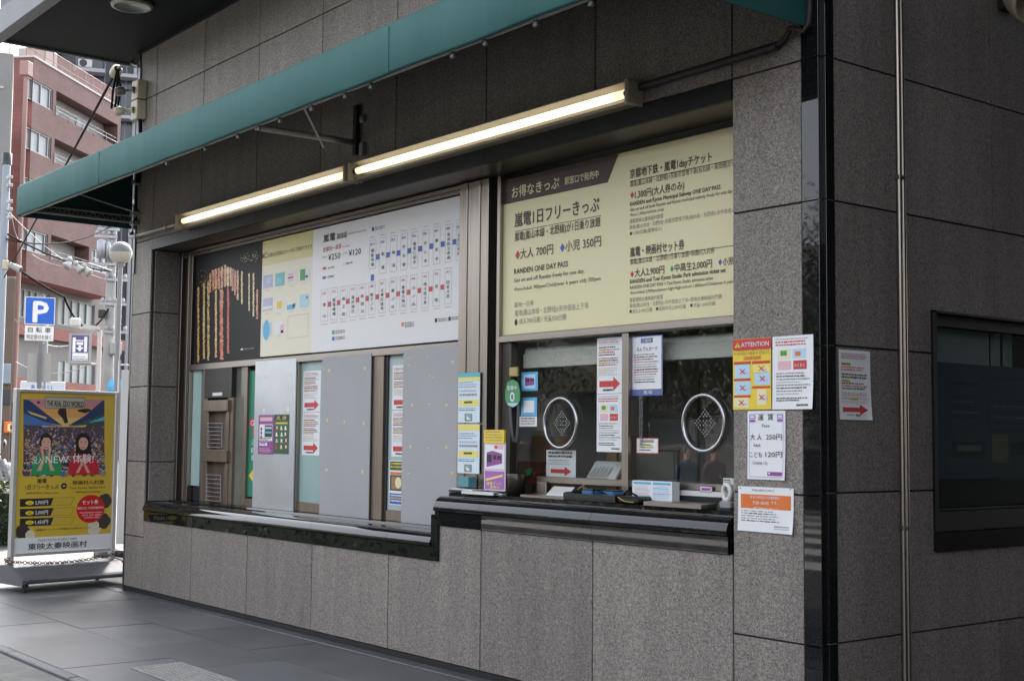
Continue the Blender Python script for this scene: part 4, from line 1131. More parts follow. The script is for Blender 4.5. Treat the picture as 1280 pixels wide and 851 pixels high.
for (x0, y0, x1, y1, m_) in ((55, 165, 110, 212, PALEB), (121, 163, 184, 192, PYEL), (127, 193, 184, 236, PALEB), (54, 226, 113, 272, PALEB), (52, 286, 106, 320, CREAM), (136, 254, 172, 312, CREAM)):
    s.prect((x0, y0), (x1, y1), m_, .0008)
    cx, cy, ww = (x0+x1)/2, (y0+y1)/2, 9
    s.pc((cx+8, cy+5), 24, 10, LAV, .001)
    for sg in (1, -1):
        a = s.px(cx-ww, cy-ww*sg); q = s.px(cx+ww, cy+ww*sg); s.quad([(a[0]-.004, a[1], .0014+.0002*sg), (a[0]+.004, a[1], .0014+.0002*sg), (q[0]+.004, q[1], .0014+.0002*sg), (q[0]-.004, q[1], .0014+.0002*sg)], RED)
p = s.px(75, 188); 
s.done('attention_poster', 'yellow attention poster with red crosses over tickets on the granite pier', 'poster')
s = Sheet(FRONT(-.005), 2.936, 900, 400); s.paper((192.5, 62), (344, 326), .010, WHITE); pics_page(s); s.curl(); s.done('notice_sheet', 'white notice with four small pictures right of the yellow attention poster', 'notice')
s = Sheet(FRONT(-.004), 2.936, 900, 400); s.paper((101, 334), (241, 588), .008, WHITE); P = s.ptext
s.outline(s.x0+.010, s.x1-.010, s.y0+.010, s.y1-.010, .003, LAV)
for (a, c_) in (((107, 346), (131, 376)), ((209, 344), (233, 374))):
    s.prect(a, c_, LAV, .001); s.prect((a[0]+2, a[1]+4), (c_[0]-2, a[1]+14), PURPLE, .0014); s.prect((a[0]+4, a[1]+6), (c_[0]-4, a[1]+12), WHITE, .0018); s.prect((a[0]+2, a[1]+20), (c_[0]-2, c_[1]-3), PURPLE, .0014)
P('運', (140, 366), (160, 365), 20, INK, .01); P('賃', (175, 365), (196, 364), 20, INK, .01); P('Fare', (155, 393), (182, 391), 13, INK)
P('大 人', (112, 438), (154, 437), 20, INK, .008); P('250円', (170, 437), (228, 437), 20, INK, .008); P('Adult', (123, 464), (150, 463), 12, INK)
P('こども', (110, 501), (155, 501), 18, INK, .008); P('120円', (168, 501), (229, 502), 20, INK, .008); P('Child(6-12)', (121, 528), (175, 529), 11, INK)
s.prect((175, 556), (230, 572), PURPLE, .001); 
for k in range(5): s.prect((179+10*k, 559), (185+10*k, 565), WHITE, .0014)
s.curl(); s.done('fare_notice', 'white fare notice with lilac border and large prices, middle of the granite pier', 'fare notice')
s = Sheet(FRONT(-.004), 2.936, 900, 400); s.paper((66.5, 608), (271, 787), .012, WHITE); P = s.ptext
P('嵐電嵐山駅窓口のお知らせ', (118, 625), (200, 628), 6, INK); s.prect((77, 636), (261, 699), ORANGE)
P('本日の当駅窓口の営業時間は', (113, 652), (220, 655), 9, WHITE, .01); P('7:20~20:05', (122, 674), (180, 676), 11, WHITE, .02); P('です。', (188, 675), (214, 676), 10, WHITE, .01); P('時間外は自動券売機をご利用ください', (125, 691), (214, 693), 6, WHITE)
s.lines(.06, .95, .53, .80, 5, [GREY, INK, GREY], .35, .35); s.lines(.66, .95, .84, .94, 2, [GREY, LGREY], .5, .1)
for (x, y) in ((76, 611), (259, 616)): p = s.px(x, y+4); s.disc(p[0], p[1], .003, .003, .002, RUST)
s.curl(); s.done('opening_hours_notice', 'white notice with an orange block, lowest sheet on the granite pier', 'notice')
s = Sheet(SIDE(.005), 5.12, 1030, 400); s.paper((94, 186), (299, 641), .010, WHITE)
s.lines(.06, .94, .05, .14, 3, [GREY, RED, GREY], .45, .1); s.fr(.07, .185, .38, .225, YELL); s.lines(.08, .36, .19, .22, 1, [INK], .6); s.lines(.06, .94, .24, .31, 2, [RED, RED], .45, .2)
s.lines(.07, .92, .34, .42, 2, [INK, INK], .55, .1); s.fr(.07, .43, .35, .465, YELL); s.lines(.08, .34, .435, .46, 1, [INK], .6); s.lines(.07, .9, .47, .58, 3, [INK, RED, INK], .5, .2)
s.lines(.07, .94, .61, .72, 4, [GREY, RED, LGREY], .4, .1); s.fr(.36, .685, .58, .72, YELL); s.lines(.07, .9, .73, .78, 2, [LGREY, PINK], .4, .1)
s.arrow(.10, .90, .855, .065); s.ft('改札口', .5, .945, .65, .028, INK, .02); s.lines(.22, .48, .92, .94, 1, [GREY], .7)
s.curl(); s.done('arrow_notice', 'white notice with highlighted lines and red arrow on shaded side wall', 'notice')

# ---------------------------------------------------------------- side window
BLK_F = mat('matt_black_frame', (.008, .008, .009), .5, 0, .2)
SWN = empty('side_window', (0, 1.9, .88), 'dark shaded window in the side wall with a black stone sill', 'window')
m = MB(); 
m.box(-.10, .012, WY0, WY0+.03, WZ0, WZ1, BLK_F, .002); m.box(-.10, .012, WY0, WY1, WZ1-.012, WZ1, BLK_F, .002); m.box(-.08, -.03, WY0+.03, WY1, 1.79, WZ1-.013, BLK_F); m.box(-.08, -.02, WY0+.031, WY1, WZ0+.0885, WZ0+.10, BLK_F, .002)
m.box(-.09, .004, WY0+.031, WY1, WZ0+.0, WZ0+.088, BLK_F, .002)
m.build('frame', SWN)
m = MB(); m.box(-.06, -.055, WY0+.03, WY1, WZ0+.1, 1.80, GLASS_D); m.build('pane', SWN)
m = MB(); m.box(-.16, -.14, WY0-.02, WY1, WZ0+.02, 1.84, DARK); m.build('backing', SWN)  # dark sheet added in place of the dim room, so the glass reads dark
m = MB()
y = WY0+.03
for k in range(4): m.box(-.02, .014, y+.75*k-(.03 if k == 0 else 0), y+.75*(k+1)-.003, WZ0-.085, WZ0-.001, BLACK, .002)
m.build('sill', SWN)
s = Sheet(SIDE(-.075), 2.5, 1120, 360); s.board((125, 230), (470, 590), .004, mat('deep_blue_board', (.07, .10, .115), .5)); P = s.ptext
s.lines(.12, .4, .16, .2, 1, [INK], .7); s.lines(.12, .42, .28, .5, 5, [INK, GREY], .35, .3); s.fr(.13, .68, .42, .82, INK); s.fr(.17, .71, .38, .76, GREY)
s.lines(.5, .98, .3, .55, 5, [INK, GREY], .3, .4); s.outline(s.fx(.45), s.fx(.98), s.fy(.58), s.fy(.1), .004, INK); s.fr(.66, .68, .9, .8, INK)
p = s.px(325, 505); s.pc((325, 500), 50, 90, mat('dull_yellow_sheet', (.30, .25, .08), .5), .001); s.disc(p[0], p[1], .05, .05, .002, GREY); s.disc(p[0], p[1], .036, .036, .0025, MATS['dull_yellow_sheet'])
s.done('window_notice', 'bluish notice board with tram outlines behind the dark side window', 'notice board')
m = MB(); p = on_x(1166, 430, -.1)
m.box(-.12, -.10, p.y-.02, on_x(1236, 430, -.1).y, on_x(1170, 452, -.1).z, on_x(1170, 409, -.1).z, mat('pale_blind', (.62, .60, .52), .6));  # blind panels in one even pale colour
for u in (1247, 1262): q = on_x(u, 430, -.1); m.box(-.12, -.10, q.y-.03, q.y+.02, on_x(1170, 452, -.1).z, q.z+.12, MATS['pale_blind'])
o = m.build('window_blind'); tag(o, 'pale blind slats behind the top of the dark side window', 'blind')

# pipe pair down the side wall
DP = empty('downpipe', (.03, .47, 0), 'pair of slim stainless pipes running down the shaded side wall', 'downpipe')
for u in (1121.3, 1125.8):
    y = on_x(u, 0, .016).y
    m = MB(); m.tube([(.016, y, .0), (.016, y, 4.48)], .0125, STEEL, 14, smooth=True); m.build('pipe', DP)
m = MB(); y0, y1 = on_x(1119.6, 0, .02).y, on_x(1127.5, 0, .02).y
for z in (.9, 2.4, 4.1): m = MB(); m.box(.001, .0295, y0, y1, z, z+.018, STEEL, .002); m.build('clamp', DP)
m = MB(); p = on_x(1268, 2, .12)
m.lathe([(0, .03), (.05, .06), (.13, .10), (.16, .105), (.165, .095), (.10, .04)], (.02, p.y+.1, p.z+.06), (.9, -.2, -.35), noisy('beige_lamp_shell', (.42, .35, .24), (.5, .43, .31), 7, .45), 24); m.box(0, .03, p.y+.05, p.y+.15, p.z, p.z+.12, BLK_PL, .004)
o = m.build('wall_speaker'); tag(o, 'beige horn shaped fitting high on the side wall at the picture edge', 'loudspeaker')

# ---------------------------------------------------------------- fluorescent fittings
TUBE = mat('lit_tube', (.9, .88, .78), .4, emit=((1.0, .90, .72), .38))
TUBE_E = mat('lit_tube_end', (.8, .76, .66), .4, emit=((1.0, .80, .50), .25))
HOUS = noisy('yellowed_fitting', (.30, .26, .18), (.38, .34, .25), 12, .45)
for (x0, x1, lab) in ((-6.07, -3.585, 'long lit fluorescent fitting over the map boards, left of the pair'), (-3.545, -1.045, 'long lit fluorescent fitting over the ticket price board, right of the pair')):
    F = empty('fluorescent_light', ((x0+x1)/2, -.06, 2.9), lab, 'strip light', 'strip lights under the awning')
    m = MB(); m.prism([(x0, -.005, 2.848), (x0, -.066, 2.848), (x0, -.070, 2.862), (x0, -.022, 2.868), (x0, -.022, 2.932), (x0, -.100, 2.946), (x0, -.100, 2.951), (x0, -.005, 2.951)], (x1-x0, 0, 0), HOUS); m.build('housing', F)
    m = MB(); m.tube([(x0+.05, -.068, 2.901), (x0+.12, -.068, 2.901)], .0205, TUBE_E, 16); m.tube([(x0+.1195, -.068, 2.901), (x1-.1195, -.068, 2.901)], .0207, TUBE, 16); m.tube([(x1-.12, -.068, 2.901), (x1-.05, -.068, 2.901)], .0205, TUBE_E, 16); m.build('tube', F)
    for x, d in ((x0, 1), (x1, -1)):
        m = MB(); m.box(x-.004*d, x+.018*d, -.112, 0, 2.838, 2.958, noisy('lamp_end_plate', (.42, .38, .30), (.5, .46, .38), 9, .4), .006)
        m.lathe([(0, .017), (.035, .017), (.037, .021)], (x+.018*d, -.068, 2.901), (d, 0, 0), BLK_PL, 12); m.lathe([(0, .012), (.035, .012)], (x+.018*d, -.04, 2.858), (d, 0, 0), GALV, 10)
        m.build('end_cap', F)

# conduits on the facade
m = MB(); m.tube([(-7.15, .03, 2.98), (-7.16, -.03, 2.93), (-7.12, -.035, 2.905), (-6.08, -.035, 2.905)], .016, PIPEG, 10)
for x in (-7.0, -6.4): m.box(x-.012, x+.012, -.055, 0, 2.885, 2.925, PIPEG, .003)
o = m.build('conduit'); tag(o, 'thin grey conduit running from the wall corner to the left strip light', 'conduit')
m = MB(); m.tube([(-1.03, -.035, 2.925), (-.20, -.035, 2.932)], .018, PIPEB, 12)
m.tube([(-.20, -.035, 2.935), (-.16, -.035, 2.95), (-.13, -.035, 2.99), (-.11, -.036, 2.985), (-.06, -.037, 2.96), (-.03, -.038, 2.985), (-.025, -.038, 3.05), (-.025, -.038, 3.6)], .0115, PIPEB, 10)
o = m.build('conduit'); tag(o, 'brown conduit from the right strip light hooking up beside the awning end', 'conduit')
m = MB(); x = on_y(443.5, 160, -.03).x; m.box(x-.02, x+.02, -.035, -.001, on_y(443, 196, 0).z, 3.34, PIPEB, .004); m.box(x+.05, x+.09, -.03, 0, on_y(455, 195, 0).z, on_y(455, 180, 0).z, GALV, .004); m.box(x+.05, x+.09, -.03, 0, 3.22, 3.26, GALV, .004)
o = m.build('wall_channel'); tag(o, 'short dark vertical channel with clips on the wall under the awning', 'channel')

# ---------------------------------------------------------------- awning
AW = empty('awning', (-3.6, -.5, 3.0), 'long teal canvas awning with a straight valance along the granite facade', 'awning')
TEAL = noisy('sun_faded_teal_canvas', (.016, .080, .075), (.027, .108, .101), 1.6, .68, 0, 9, (2.2, 1, .5), bump=.35, bscale=9, spec=.25)
TEALD = noisy('teal_canvas_back', (.012, .060, .050), (.018, .075, .063), 2, .8)
AX0, AX1, AY, AZ0, AZ1, AZW = -7.19, -.06, -.955, 2.985, 3.232, 3.50
m = MB(); n_ = 46
prof = [(-.955, AZ0-.004), (AY, AZ0), (AY-.004, AZ1-.02), (AY+.006, AZ1)]
rnd2 = random.Random(9)
xs = [AX0+(AX1-AX0)*k/n_ for k in range(n_+1)]
vs_, fs_ = [], []
for x in xs:
    sag = .004*math.sin(x*6.9)+rnd2.uniform(-.0015, .0015)
    for (y, z) in ((AY+.03, AZ0+.012), (AY+.008, AZ0-.002+sag*.6), (AY, AZ0+.012+sag*.6), (AY-.003+sag*.5, (AZ0+AZ1)/2), (AY, AZ1-.016+sag*.3), (AY+.012, AZ1+sag*.3), (-.5, AZ1+.13+sag), (-.004, AZW)):
        vs_.append((x, y, z))
for i in range(n_):
    for k in range(7): fs_.append((i*8+k, (i+1)*8+k, (i+1)*8+k+1, i*8+k+1))
m.add(vs_, fs_, TEAL, True)
for x, d in ((AX0, 1), (AX1, -1)):
    m.prism([(x, AY+.004, AZ0), (x, AY+.004, AZ1), (x, -.004, AZW), (x, -.004, AZ0)], (.004*d, 0, 0), TEAL)
for k in (1, 4):
    x = -5.45+(k-1)*1.22
    m.box(x-.003, x+.003, AY-.0035, AY-.001, AZ0+.006, AZ1-.02, TEAL)
m.build('canvas', AW)
m = MB()
vs_ = []; fs_ = []
for x in (AX0+.012, AX1-.012):
    for (y, z) in ((AY+.012, AZ0+.006), (AY+.014, AZ1-.012), (-.5, AZ1+.115), (-.01, AZW-.012)): vs_.append((x, y, z))
for k in range(3): fs_.append((k, k+1, 4+k+1, 4+k))
m.add(vs_, fs_, TEALD)
m.prism([(AX0+.006, AY+.012, AZ0+.004), (AX0+.006, AY+.012, AZ1-.01), (AX0+.006, -.01, AZW-.012), (AX0+.006, -.01, AZ0+.004)], (.003, 0, 0), TEALD)
m.build('lining', AW)
FRM = noisy('white_frame_pipe', (.28, .27, .25), (.36, .35, .33), 9, .5)
m = MB()
m.tube([(AX0+.03, AY+.035, AZ0+.012), (AX1-.03, AY+.035, AZ0+.012)], .013, FRM, 8)
m.tube([(AX0+.03, AY+.03, AZ1-.03), (AX1-.03, AY+.03, AZ1-.03)], .011, FRM, 8)
for x in (AX0+.05, AX1-.05):
    m.tube([(x, AY+.03, AZ0+.05), (x, -.02, AZ0+.05)], .012, FRM, 8); m.tube([(x, AY+.03, AZ0+.10), (x, -.02, AZ0+.10)], .008, FRM, 8)
    for k in range(12):
        ya = AY+.06+k*.072; m.tube([(x, ya, AZ0+.05), (x, ya+.036, AZ0+.10), (x, ya+.072, AZ0+.05)], .0045, FRM, 5)
m.tube([(AX0+.05, AY+.3, AZ1+.02), (AX0+.35, -.05, AZ0+.07)], .006, FRM, 6)
m.build('frame', AW)
TABM = noisy('dull_grey_tab', (.07, .068, .065), (.11, .105, .10), 9, .6)
for u, v in ((208, 203), (256, 183), (297, 167), (323, 157), (349.5, 147), (389, 132), (431, 117), (463, 105), (565, 66), (606, 51), (669, 25), (738, 2)):
    x = on_y(u, v, AY+.03).x
    m = MB(); m.box(x-.012, x+.012, AY+.026, AY+.044, AZ0-.026, AZ0+.01, TABM, .003); m.build('hook_tab', AW)
xb = on_y(440, 178, -.02)
m = MB(); m.tube([(on_y(320, 157, AY+.04).x, AY+.04, AZ0+.005), (xb.x, -.02, xb.z)], .019, FRM, 10); m.tube([(on_y(380, 139, AY+.04).x, AY+.04, AZ0+.01), ((on_y(320, 157, AY+.04).x+2*xb.x)/3, -.31, AZ0+.03)], .006, FRM, 6); m.build('brace_arm', AW)
for z in (3.0, 3.08, 3.34): m = MB(); m.box(-7.10, -7.03, -.06, -.001, z, z+.035, GALV, .004); m.build('wall_bracket', AW)

# flood lights, cable and clamp at the wall corner
FL = empty('flood_light_pair', (-7.12, -.05, 4.0), 'two stacked beige junction boxes with bullet shaped lamps at the wall corner', 'flood lights')
for z, c1 in ((4.125, BLK_PL), (3.955, WPLAS)):
    m = MB(); m.box(-7.085, -6.955, -.085, -.002, z-.08, z+.08, BEIGEP, .006); m.build('junction_box', FL)
    m = MB(); m.lathe([(0, .028), (.015, .028), (.017, .013), (.07, .012), (.08, .03), (.13, .038), (.155, .035), (.155, .028), (.145, 0)], (-7.02, -.087, z), (-.72, -.75, -.1), BEIGEP if c1 == WPLAS else noisy('dark_lamp_body', (.10, .09, .08), (.15, .14, .12), 9, .4), 18); m.build('lamp_head', FL)
m = MB(); m.tube([(-7.020, -.04, 3.875), (-7.020, -.03, 3.75), (-7.07, -.03, 3.35)], .016, PIPEG, 8); m.tube([(-6.990, -.04, 3.875), (-6.990, -.03, 3.75), (-7.03, -.03, 3.35)], .016, CABLE, 8); m.build('feed_conduit', FL)

# ---------------------------------------------------------------- poster stand on castors
e = Vector((-.17, .985, 0)).normalized()
PO = at(20, 690, 11.52)
PO.z = 0
SP = Plane(PO, (e.x, e.y))
ST = bpy.data.objects.new('poster_stand', None); COL.objects.link(ST); ST.matrix_world = SP.mw.copy(); ST.empty_display_size = .1
tag(ST, 'yellow studio park poster in an aluminium frame on a grey castor base', 'poster stand')
s = Sheet(SP, 5.671, 0, 470)
a = s.px(104, 85); q = s.px(803, 1255-3)
W0, W1, HT = a[0], q[0], a[1]
FRA = noisy('stand_aluminium', (.52, .51, .50), (.60, .59, .58), 6, .35, .55)
m = MB(); zf0 = .27
for x0, x1 in ((W0, W0+.038), (W1-.038, W1)): m.box(x0, x1, zf0-.12, HT, -.025, .025, FRA, .006)
m.box(W0+.039, W1-.039, HT-.030, HT-.001, -.025, .025, FRA, .006); m.box(W0+.039, W1-.039, zf0, zf0+.03, -.025, .025, FRA, .006)
m.build('frame', ST, SP.mw)
YB = noisy('poster_yellow', (.62, .43, .045), (.66, .46, .06), 2, .25)
s.x0, s.x1, s.y0, s.y1 = W0+.038, W1-.038, zf0+.03, HT-.03
s.box(s.x0, s.x1, s.y0, s.y1, -.006, .006, YB)
H0 = .0066
def px2(x, y): return (x, y+130*5.671)
# picture: sunset, roofs, crowd, two women
def poly(pts, m_, h): s.quad([(*s.px(*p), h) for p in pts], m_)
SK1, SK2, SK3 = mat('print_sunset_pink', (.55, .25, .28), .25), mat('print_sunset_orange', (.70, .36, .12), .25), mat('print_sunset_gold', (.74, .50, .18), .25)
NV, CR1, CR2, CR3 = mat('print_navy', (.035, .055, .14), .25), mat('print_dusk', (.10, .07, .09), .25), mat('print_tan', (.42, .27, .18), .25), mat('print_cobalt', (.07, .17, .42), .25)
poly([(163, 708), (737, 693), (737, 165), (163, 160)], CR1, H0)
poly([(163, 225), (737, 225), (737, 165), (163, 160)], SK1, H0+.0003); poly([(163, 295), (737, 295), (737, 225), (163, 225)], SK2, H0+.0003); poly([(300, 360), (600, 360), (660, 295), (240, 295)], SK3, H0+.0003)
poly([(163, 165), (205, 170), (330, 270), (440, 350), (350, 335), (163, 270)], NV, H0+.0006); poly([(163, 262), (345, 335), (440, 357), (163, 345)], CR3, H0+.0007); poly([(190, 245), (330, 292), (325, 304), (215, 268)], SK3, H0+.0009)
poly([(737, 170), (720, 175), (600, 280), (480, 352), (560, 340), (737, 265)], NV, H0+.0006); poly([(737, 262), (600, 325), (480, 357), (737, 335)], DKGRN, H0+.0007); poly([(737, 285), (620, 330), (737, 315)], SKYB, H0+.0009)
poly([(415, 230), (465, 228), (470, 280), (480, 330), (455, 335), (440, 300), (405, 260)], INK, H0+.001)
poly([(545, 240), (600, 230), (640, 232), (640, 248), (600, 262), (550, 250)], INK, H0+.001)
star = [(270+(18 if k % 2 == 0 else 7)*math.cos(k*math.pi/4+.4), 186+(18 if k % 2 == 0 else 7)*math.sin(k*math.pi/4+.4)) for k in range(8)]
poly(star[::-1], INK, H0+.001)
rc = random.Random(4)
cols = [CR2, CR2, CR2, CR1, CR1, CR1, INK, CR2, SKIN, CR3, CR3, NV, CR3, mat('print_rust', (.30, .08, .05), .25), mat('print_bone', (.55, .50, .44), .25), INK, DKGRN, CR1, CR3, CARTON]
for k in range(620):
    y = 352+(rc.random()**.8)*318; x = rc.uniform(168, 732); sz = 4+(y-350)/345*15
    p = s.px(x, y); r_ = sz/5.671*.0062
    hh = H0+.0010+.0009*(y-350)/345
    c_ = rc.choice(cols); s.disc(p[0], p[1]-r_*1.3, r_*1.15, r_*1.5, hh, c_, 7)
    if rc.random() < .7: s.disc(p[0], p[1], r_*.55, r_*.7, hh+.00005, SKIN, 7); s.disc(p[0], p[1]+r_*.45, r_*.6, r_*.45, hh+.0001, INK, 7)
def woman(cx, cy, top, hairlong):
    HAIR = mat('print_hair', (.03, .02, .018), .25)
    def D_(x, y, rx, ry, m_, h): p = s.px(x, y); q2 = s.px(x+rx, y-ry); s.disc(p[0], p[1], q2[0]-p[0], q2[1]-p[1], h, m_, 24)
    h = H0+.0022
    if hairlong: poly([(cx-50, cy+110), (cx-35, cy+140), (cx+40, cy+140), (cx+62, cy+90), (cx+55, cy), (cx-50, cy)], HAIR, h)
    D_(cx, cy-5, 54 if hairlong else 46, 62, HAIR, h+.00005)
    poly([(cx-105, cy+230), (cx-98, cy+150), (cx-60, cy+95), (cx-18, cy+82), (cx+22, cy+82), (cx+70, cy+100), (cx+108, cy+150), (cx+112, cy+226)], top, h+.0001)
    D_(cx+2, cy+5, 35, 48, SKIN, h+.0002)
    poly([(cx-30, cy-15), (cx-25, cy-44), (cx+4, cy-54), (cx+32, cy-38), (cx+36, cy-10), (cx+20, cy-33), (cx-12, cy-36)], HAIR, h+.0003)
    for d in (-14, 16): D_(cx+d, cy-4, 5, 3.2, INK, h+.0003)
    D_(cx+2, cy+29, 13, 9, RED, h+.0003); D_(cx+2, cy+26, 10, 3.5, WHITE, h+.0004)
    if not hairlong:
        for d in (-1, 1): poly([(cx+d*18-9, cy+120), (cx+d*18+9, cy+120), (cx+d*30+8, cy+30), (cx+d*30-10, cy+26)][::1], SKIN, h+.0005); poly([(cx+d*18-10, cy+118), (cx+d*18+10, cy+118), (cx+d*48+14, cy+200), (cx+d*48-16, cy+200)], SKIN, h+.0005)
    else:
        for d in (-1, 1): poly([(cx+d*12-9, cy+165), (cx+d*12+9, cy+165), (cx+d*8+8, cy+112), (cx+d*8-8, cy+110)], SKIN, h+.0005); poly([(cx+d*14-9, cy+160), (cx+d*14+9, cy+160), (cx+d*40+10, cy+215), (cx+d*40-12, cy+215)], SKIN, h+.0005)
woman(322, 470, mat('print_green_top', (.03, .30, .11), .25), False); woman(585, 470, mat('print_red_top', (.55, .03, .045), .25), True)
P = s.ptext
P('没入', (222, 617), (300, 612), 46, WHITE, .012, H0+.0032); P('NEW', (318, 615), (482, 606), 52, WHITE, .01, H0+.0034); P('体験!', (510, 610), (658, 600), 56, WHITE, .012, H0+.0034)
poly([(317, 232), (600, 225), (598, 148), (315, 145)], mat('plaque_stone', (.28, .26, .20), .4), H0+.0022); poly([(325, 222), (592, 216), (590, 158), (323, 155)], mat('plaque_face', (.48, .44, .34), .4), H0+.0025)
P('THE REAL EDO WORLD', (328, 212), (588, 206), 42, INK, .03, H0+.0029)
P('嵐電', (258, 755), (328, 752), 28, INKB, .02, H0+.001); P('1日フリーきっぷ', (177, 802), (410, 796), 32, INKB, .02, H0+.001); P('RANDEN 1day pass', (183, 836), (408, 831), 15, INKB, .01, H0+.001)
p = s.px(450, 778); s.disc(p[0], p[1], .026, .026, H0+.0006, INK); P('+', (440, 786), (460, 786), 16, WHITE, .03, H0+.001)
P('映画村入村券', (512, 766), (735, 760), 27, INKB, .02, H0+.001); P('Toei Kyoto Studio Park', (490, 799), (745, 793), 17, INKB, .01, H0+.001); P('Admission ticket', (533, 827), (710, 822), 15, INKB, .01, H0+.001)
for k, (dy, t_) in enumerate(((0, '2,900円'), (72, '2,000円'), (141, '1,450円'))):
    y = 867+dy-k*1
    poly([(138, y+58), (355, y+50), (378, y-5), (138, y+2)], INK, H0+.0006)
    p = s.px(207, y+30); q2 = s.px(238, y+14); s.disc(p[0], p[1], q2[0]-p[0], q2[1]-p[1], H0+.001, YELL, 20); P(('大人', '中高生', '小人')[k], (192, y+37), (223, y+36), 11, INK, .01, H0+.0014)
    P(t_, (245, y+40), (336, y+37), 27, WHITE, .02, H0+.001)
    for (p0, p1) in (((380, y-6), (526, y-10)), ((357, y+48), (500, y+42))): a_ = s.px(*p0); b_ = s.px(*p1); s.quad([(a_[0], a_[1]-.002, H0+.0006), (b_[0], b_[1]-.002, H0+.0006), (b_[0], b_[1], H0+.0006), (a_[0], a_[1], H0+.0006)], INKB)
    a_ = s.px(526, y-10); b_ = s.px(500, y+42); s.quad([(b_[0], b_[1], H0+.0006), (b_[0]+.003, b_[1], H0+.0006), (a_[0], a_[1], H0+.0006), (a_[0]-.003, a_[1], H0+.0006)], INKB)
    for j in range(2):
        P('Adult / one day pass', (378, y+18+j*13), (470, y+15+j*13), 7, GREY, 0, H0+.001)
def flower(x, y, m_, r_=22):
    for k in range(5):
        p = s.px(x+r_*.8*math.cos(k*1.257), y+r_*.8*math.sin(k*1.257)); s.disc(p[0], p[1], r_*.0021*.72, r_*.0021*.72, H0+.0008+k*.00003, m_, 14)
FLB, FLW = mat('print_soft_black', (.05, .042, .035), .25), mat('print_ivory', (.70, .64, .48), .25)
flower(742, 737+145, FLB, 26); flower(728, 737+288, FLB, 28); flower(158, 737+365, FLB, 26); flower(664, 737+340, FLW, 26); flower(210, 737+388, FLW, 18)
p = s.px(640, 939); q2 = s.px(742, 837); s.disc(p[0], p[1], q2[0]-p[0], q2[1]-p[1], H0+.0012, mat('print_seal_red', (.62, .02, .02), .25), 48)
P('セット券', (580, 906), (692, 899), 28, WHITE, .02, H0+.0018); P('駅窓口にて好評発売中!', (545, 943), (731, 934), 15, WHITE, .012, H0+.0018)
for k, t_ in enumerate(('Combination tickets', 'are on sale', 'at tickets office')): P(t_, (562+k*16, 972+k*17), (722-k*10, 965+k*17), 12, WHITE, .01, H0+.0018)
P('※嵐電1日フリーきっぷと映画村の入村券のセットです', (250, 1096), (640, 1078), 13, INK, .01, H0+.001)
bl = s.px(133, 1147)[1]
s.rect(s.x0, s.x1, s.y0, bl, H0+.0009, WHITE)
P('TOEI KYOTO STUDIO PARK', (265, 1172), (543, 1155), 17, INK, .01, H0+.0014); P('東映太秦映画村', (195, 1228), (612, 1207), 40, INK, .03, H0+.0014)
s.build('poster_panel', ST, SP.mw)
# base: two sloping grey plastic wings, end cheeks, ribs
BASE = noisy('stand_base_grey', (.06, .064, .072), (.085, .09, .10), 5, .35, 0, 8)
m = MB(); bx0, bx1 = W0-.03, W1+.05
prof = [(.03, .20), (.10, .19), (.26, .115), (.285, .10), (.29, .085), (.285, .07), (.24, .065), (-.24, .065), (-.285, .07), (-.29, .085), (-.285, .10), (-.26, .115), (-.10, .19), (-.03, .20)]
pr_ = [(bx0+.03, z, y) for y, z in prof]
m.prism(pr_[::-1], (bx1-bx0-.06, 0, 0), BASE)
for x in (bx0, bx1-.03):
    m.prism([(x, z+.008*(1 if z > .09 else -1), y*1.03) for y, z in prof][::-1], (.028, 0, 0), noisy('stand_cheek_grey', (.08, .083, .09), (.10, .104, .11), 5, .4))
for k in range(8):
    x = bx0+.06+.02*k; m.box(x, x+.009, .073, .108, .2895, .2945, BASE)
m.build('base', ST, SP.mw)
for x in (bx0+.06, bx1-.06):
    for y in (-.23, .23):
        m = MB(); m.lathe([(-.014, 0), (-.014, .034), (-.01, .038), (.01, .038), (.014, .034), (.014, 0)], (x, .038, y), (1, 0, .3), mat('castor_rubber', (.03, .028, .027), .6), 20); m.box(x-.02, x+.02, .055, .068, y-.025, y+.025, RUST, .002); m.tube([(x-.02, .06, y), (x-.02, .036, y)], .005, RUST, 6); m.tube([(x+.02, .06, y), (x+.02, .036, y)], .005, RUST, 6)
        m.build('castor', ST, SP.mw)
m = MB(); n_ = 46
for k in range(n_):
    t_ = k/(n_-1); x = W0-.012+(W1-W0+.03)*t_; z = .235+.012*t_-.07*math.sin(math.pi*t_)*.55
    m.torus((x, z, .05+.01*math.sin(k)), (0, 1, .3) if k % 2 else (0, .3, 1), .0125, .0034, RUST, 10, 6)
for k in range(10):
    m.torus((W0-.01+.006*math.sin(k*2), .15+.012*k, .03*math.cos(k*1.3)), (math.sin(k), 1, math.cos(k)), .014, .0035, RUST, 10, 6)
m.build('chain', ST, SP.mw)

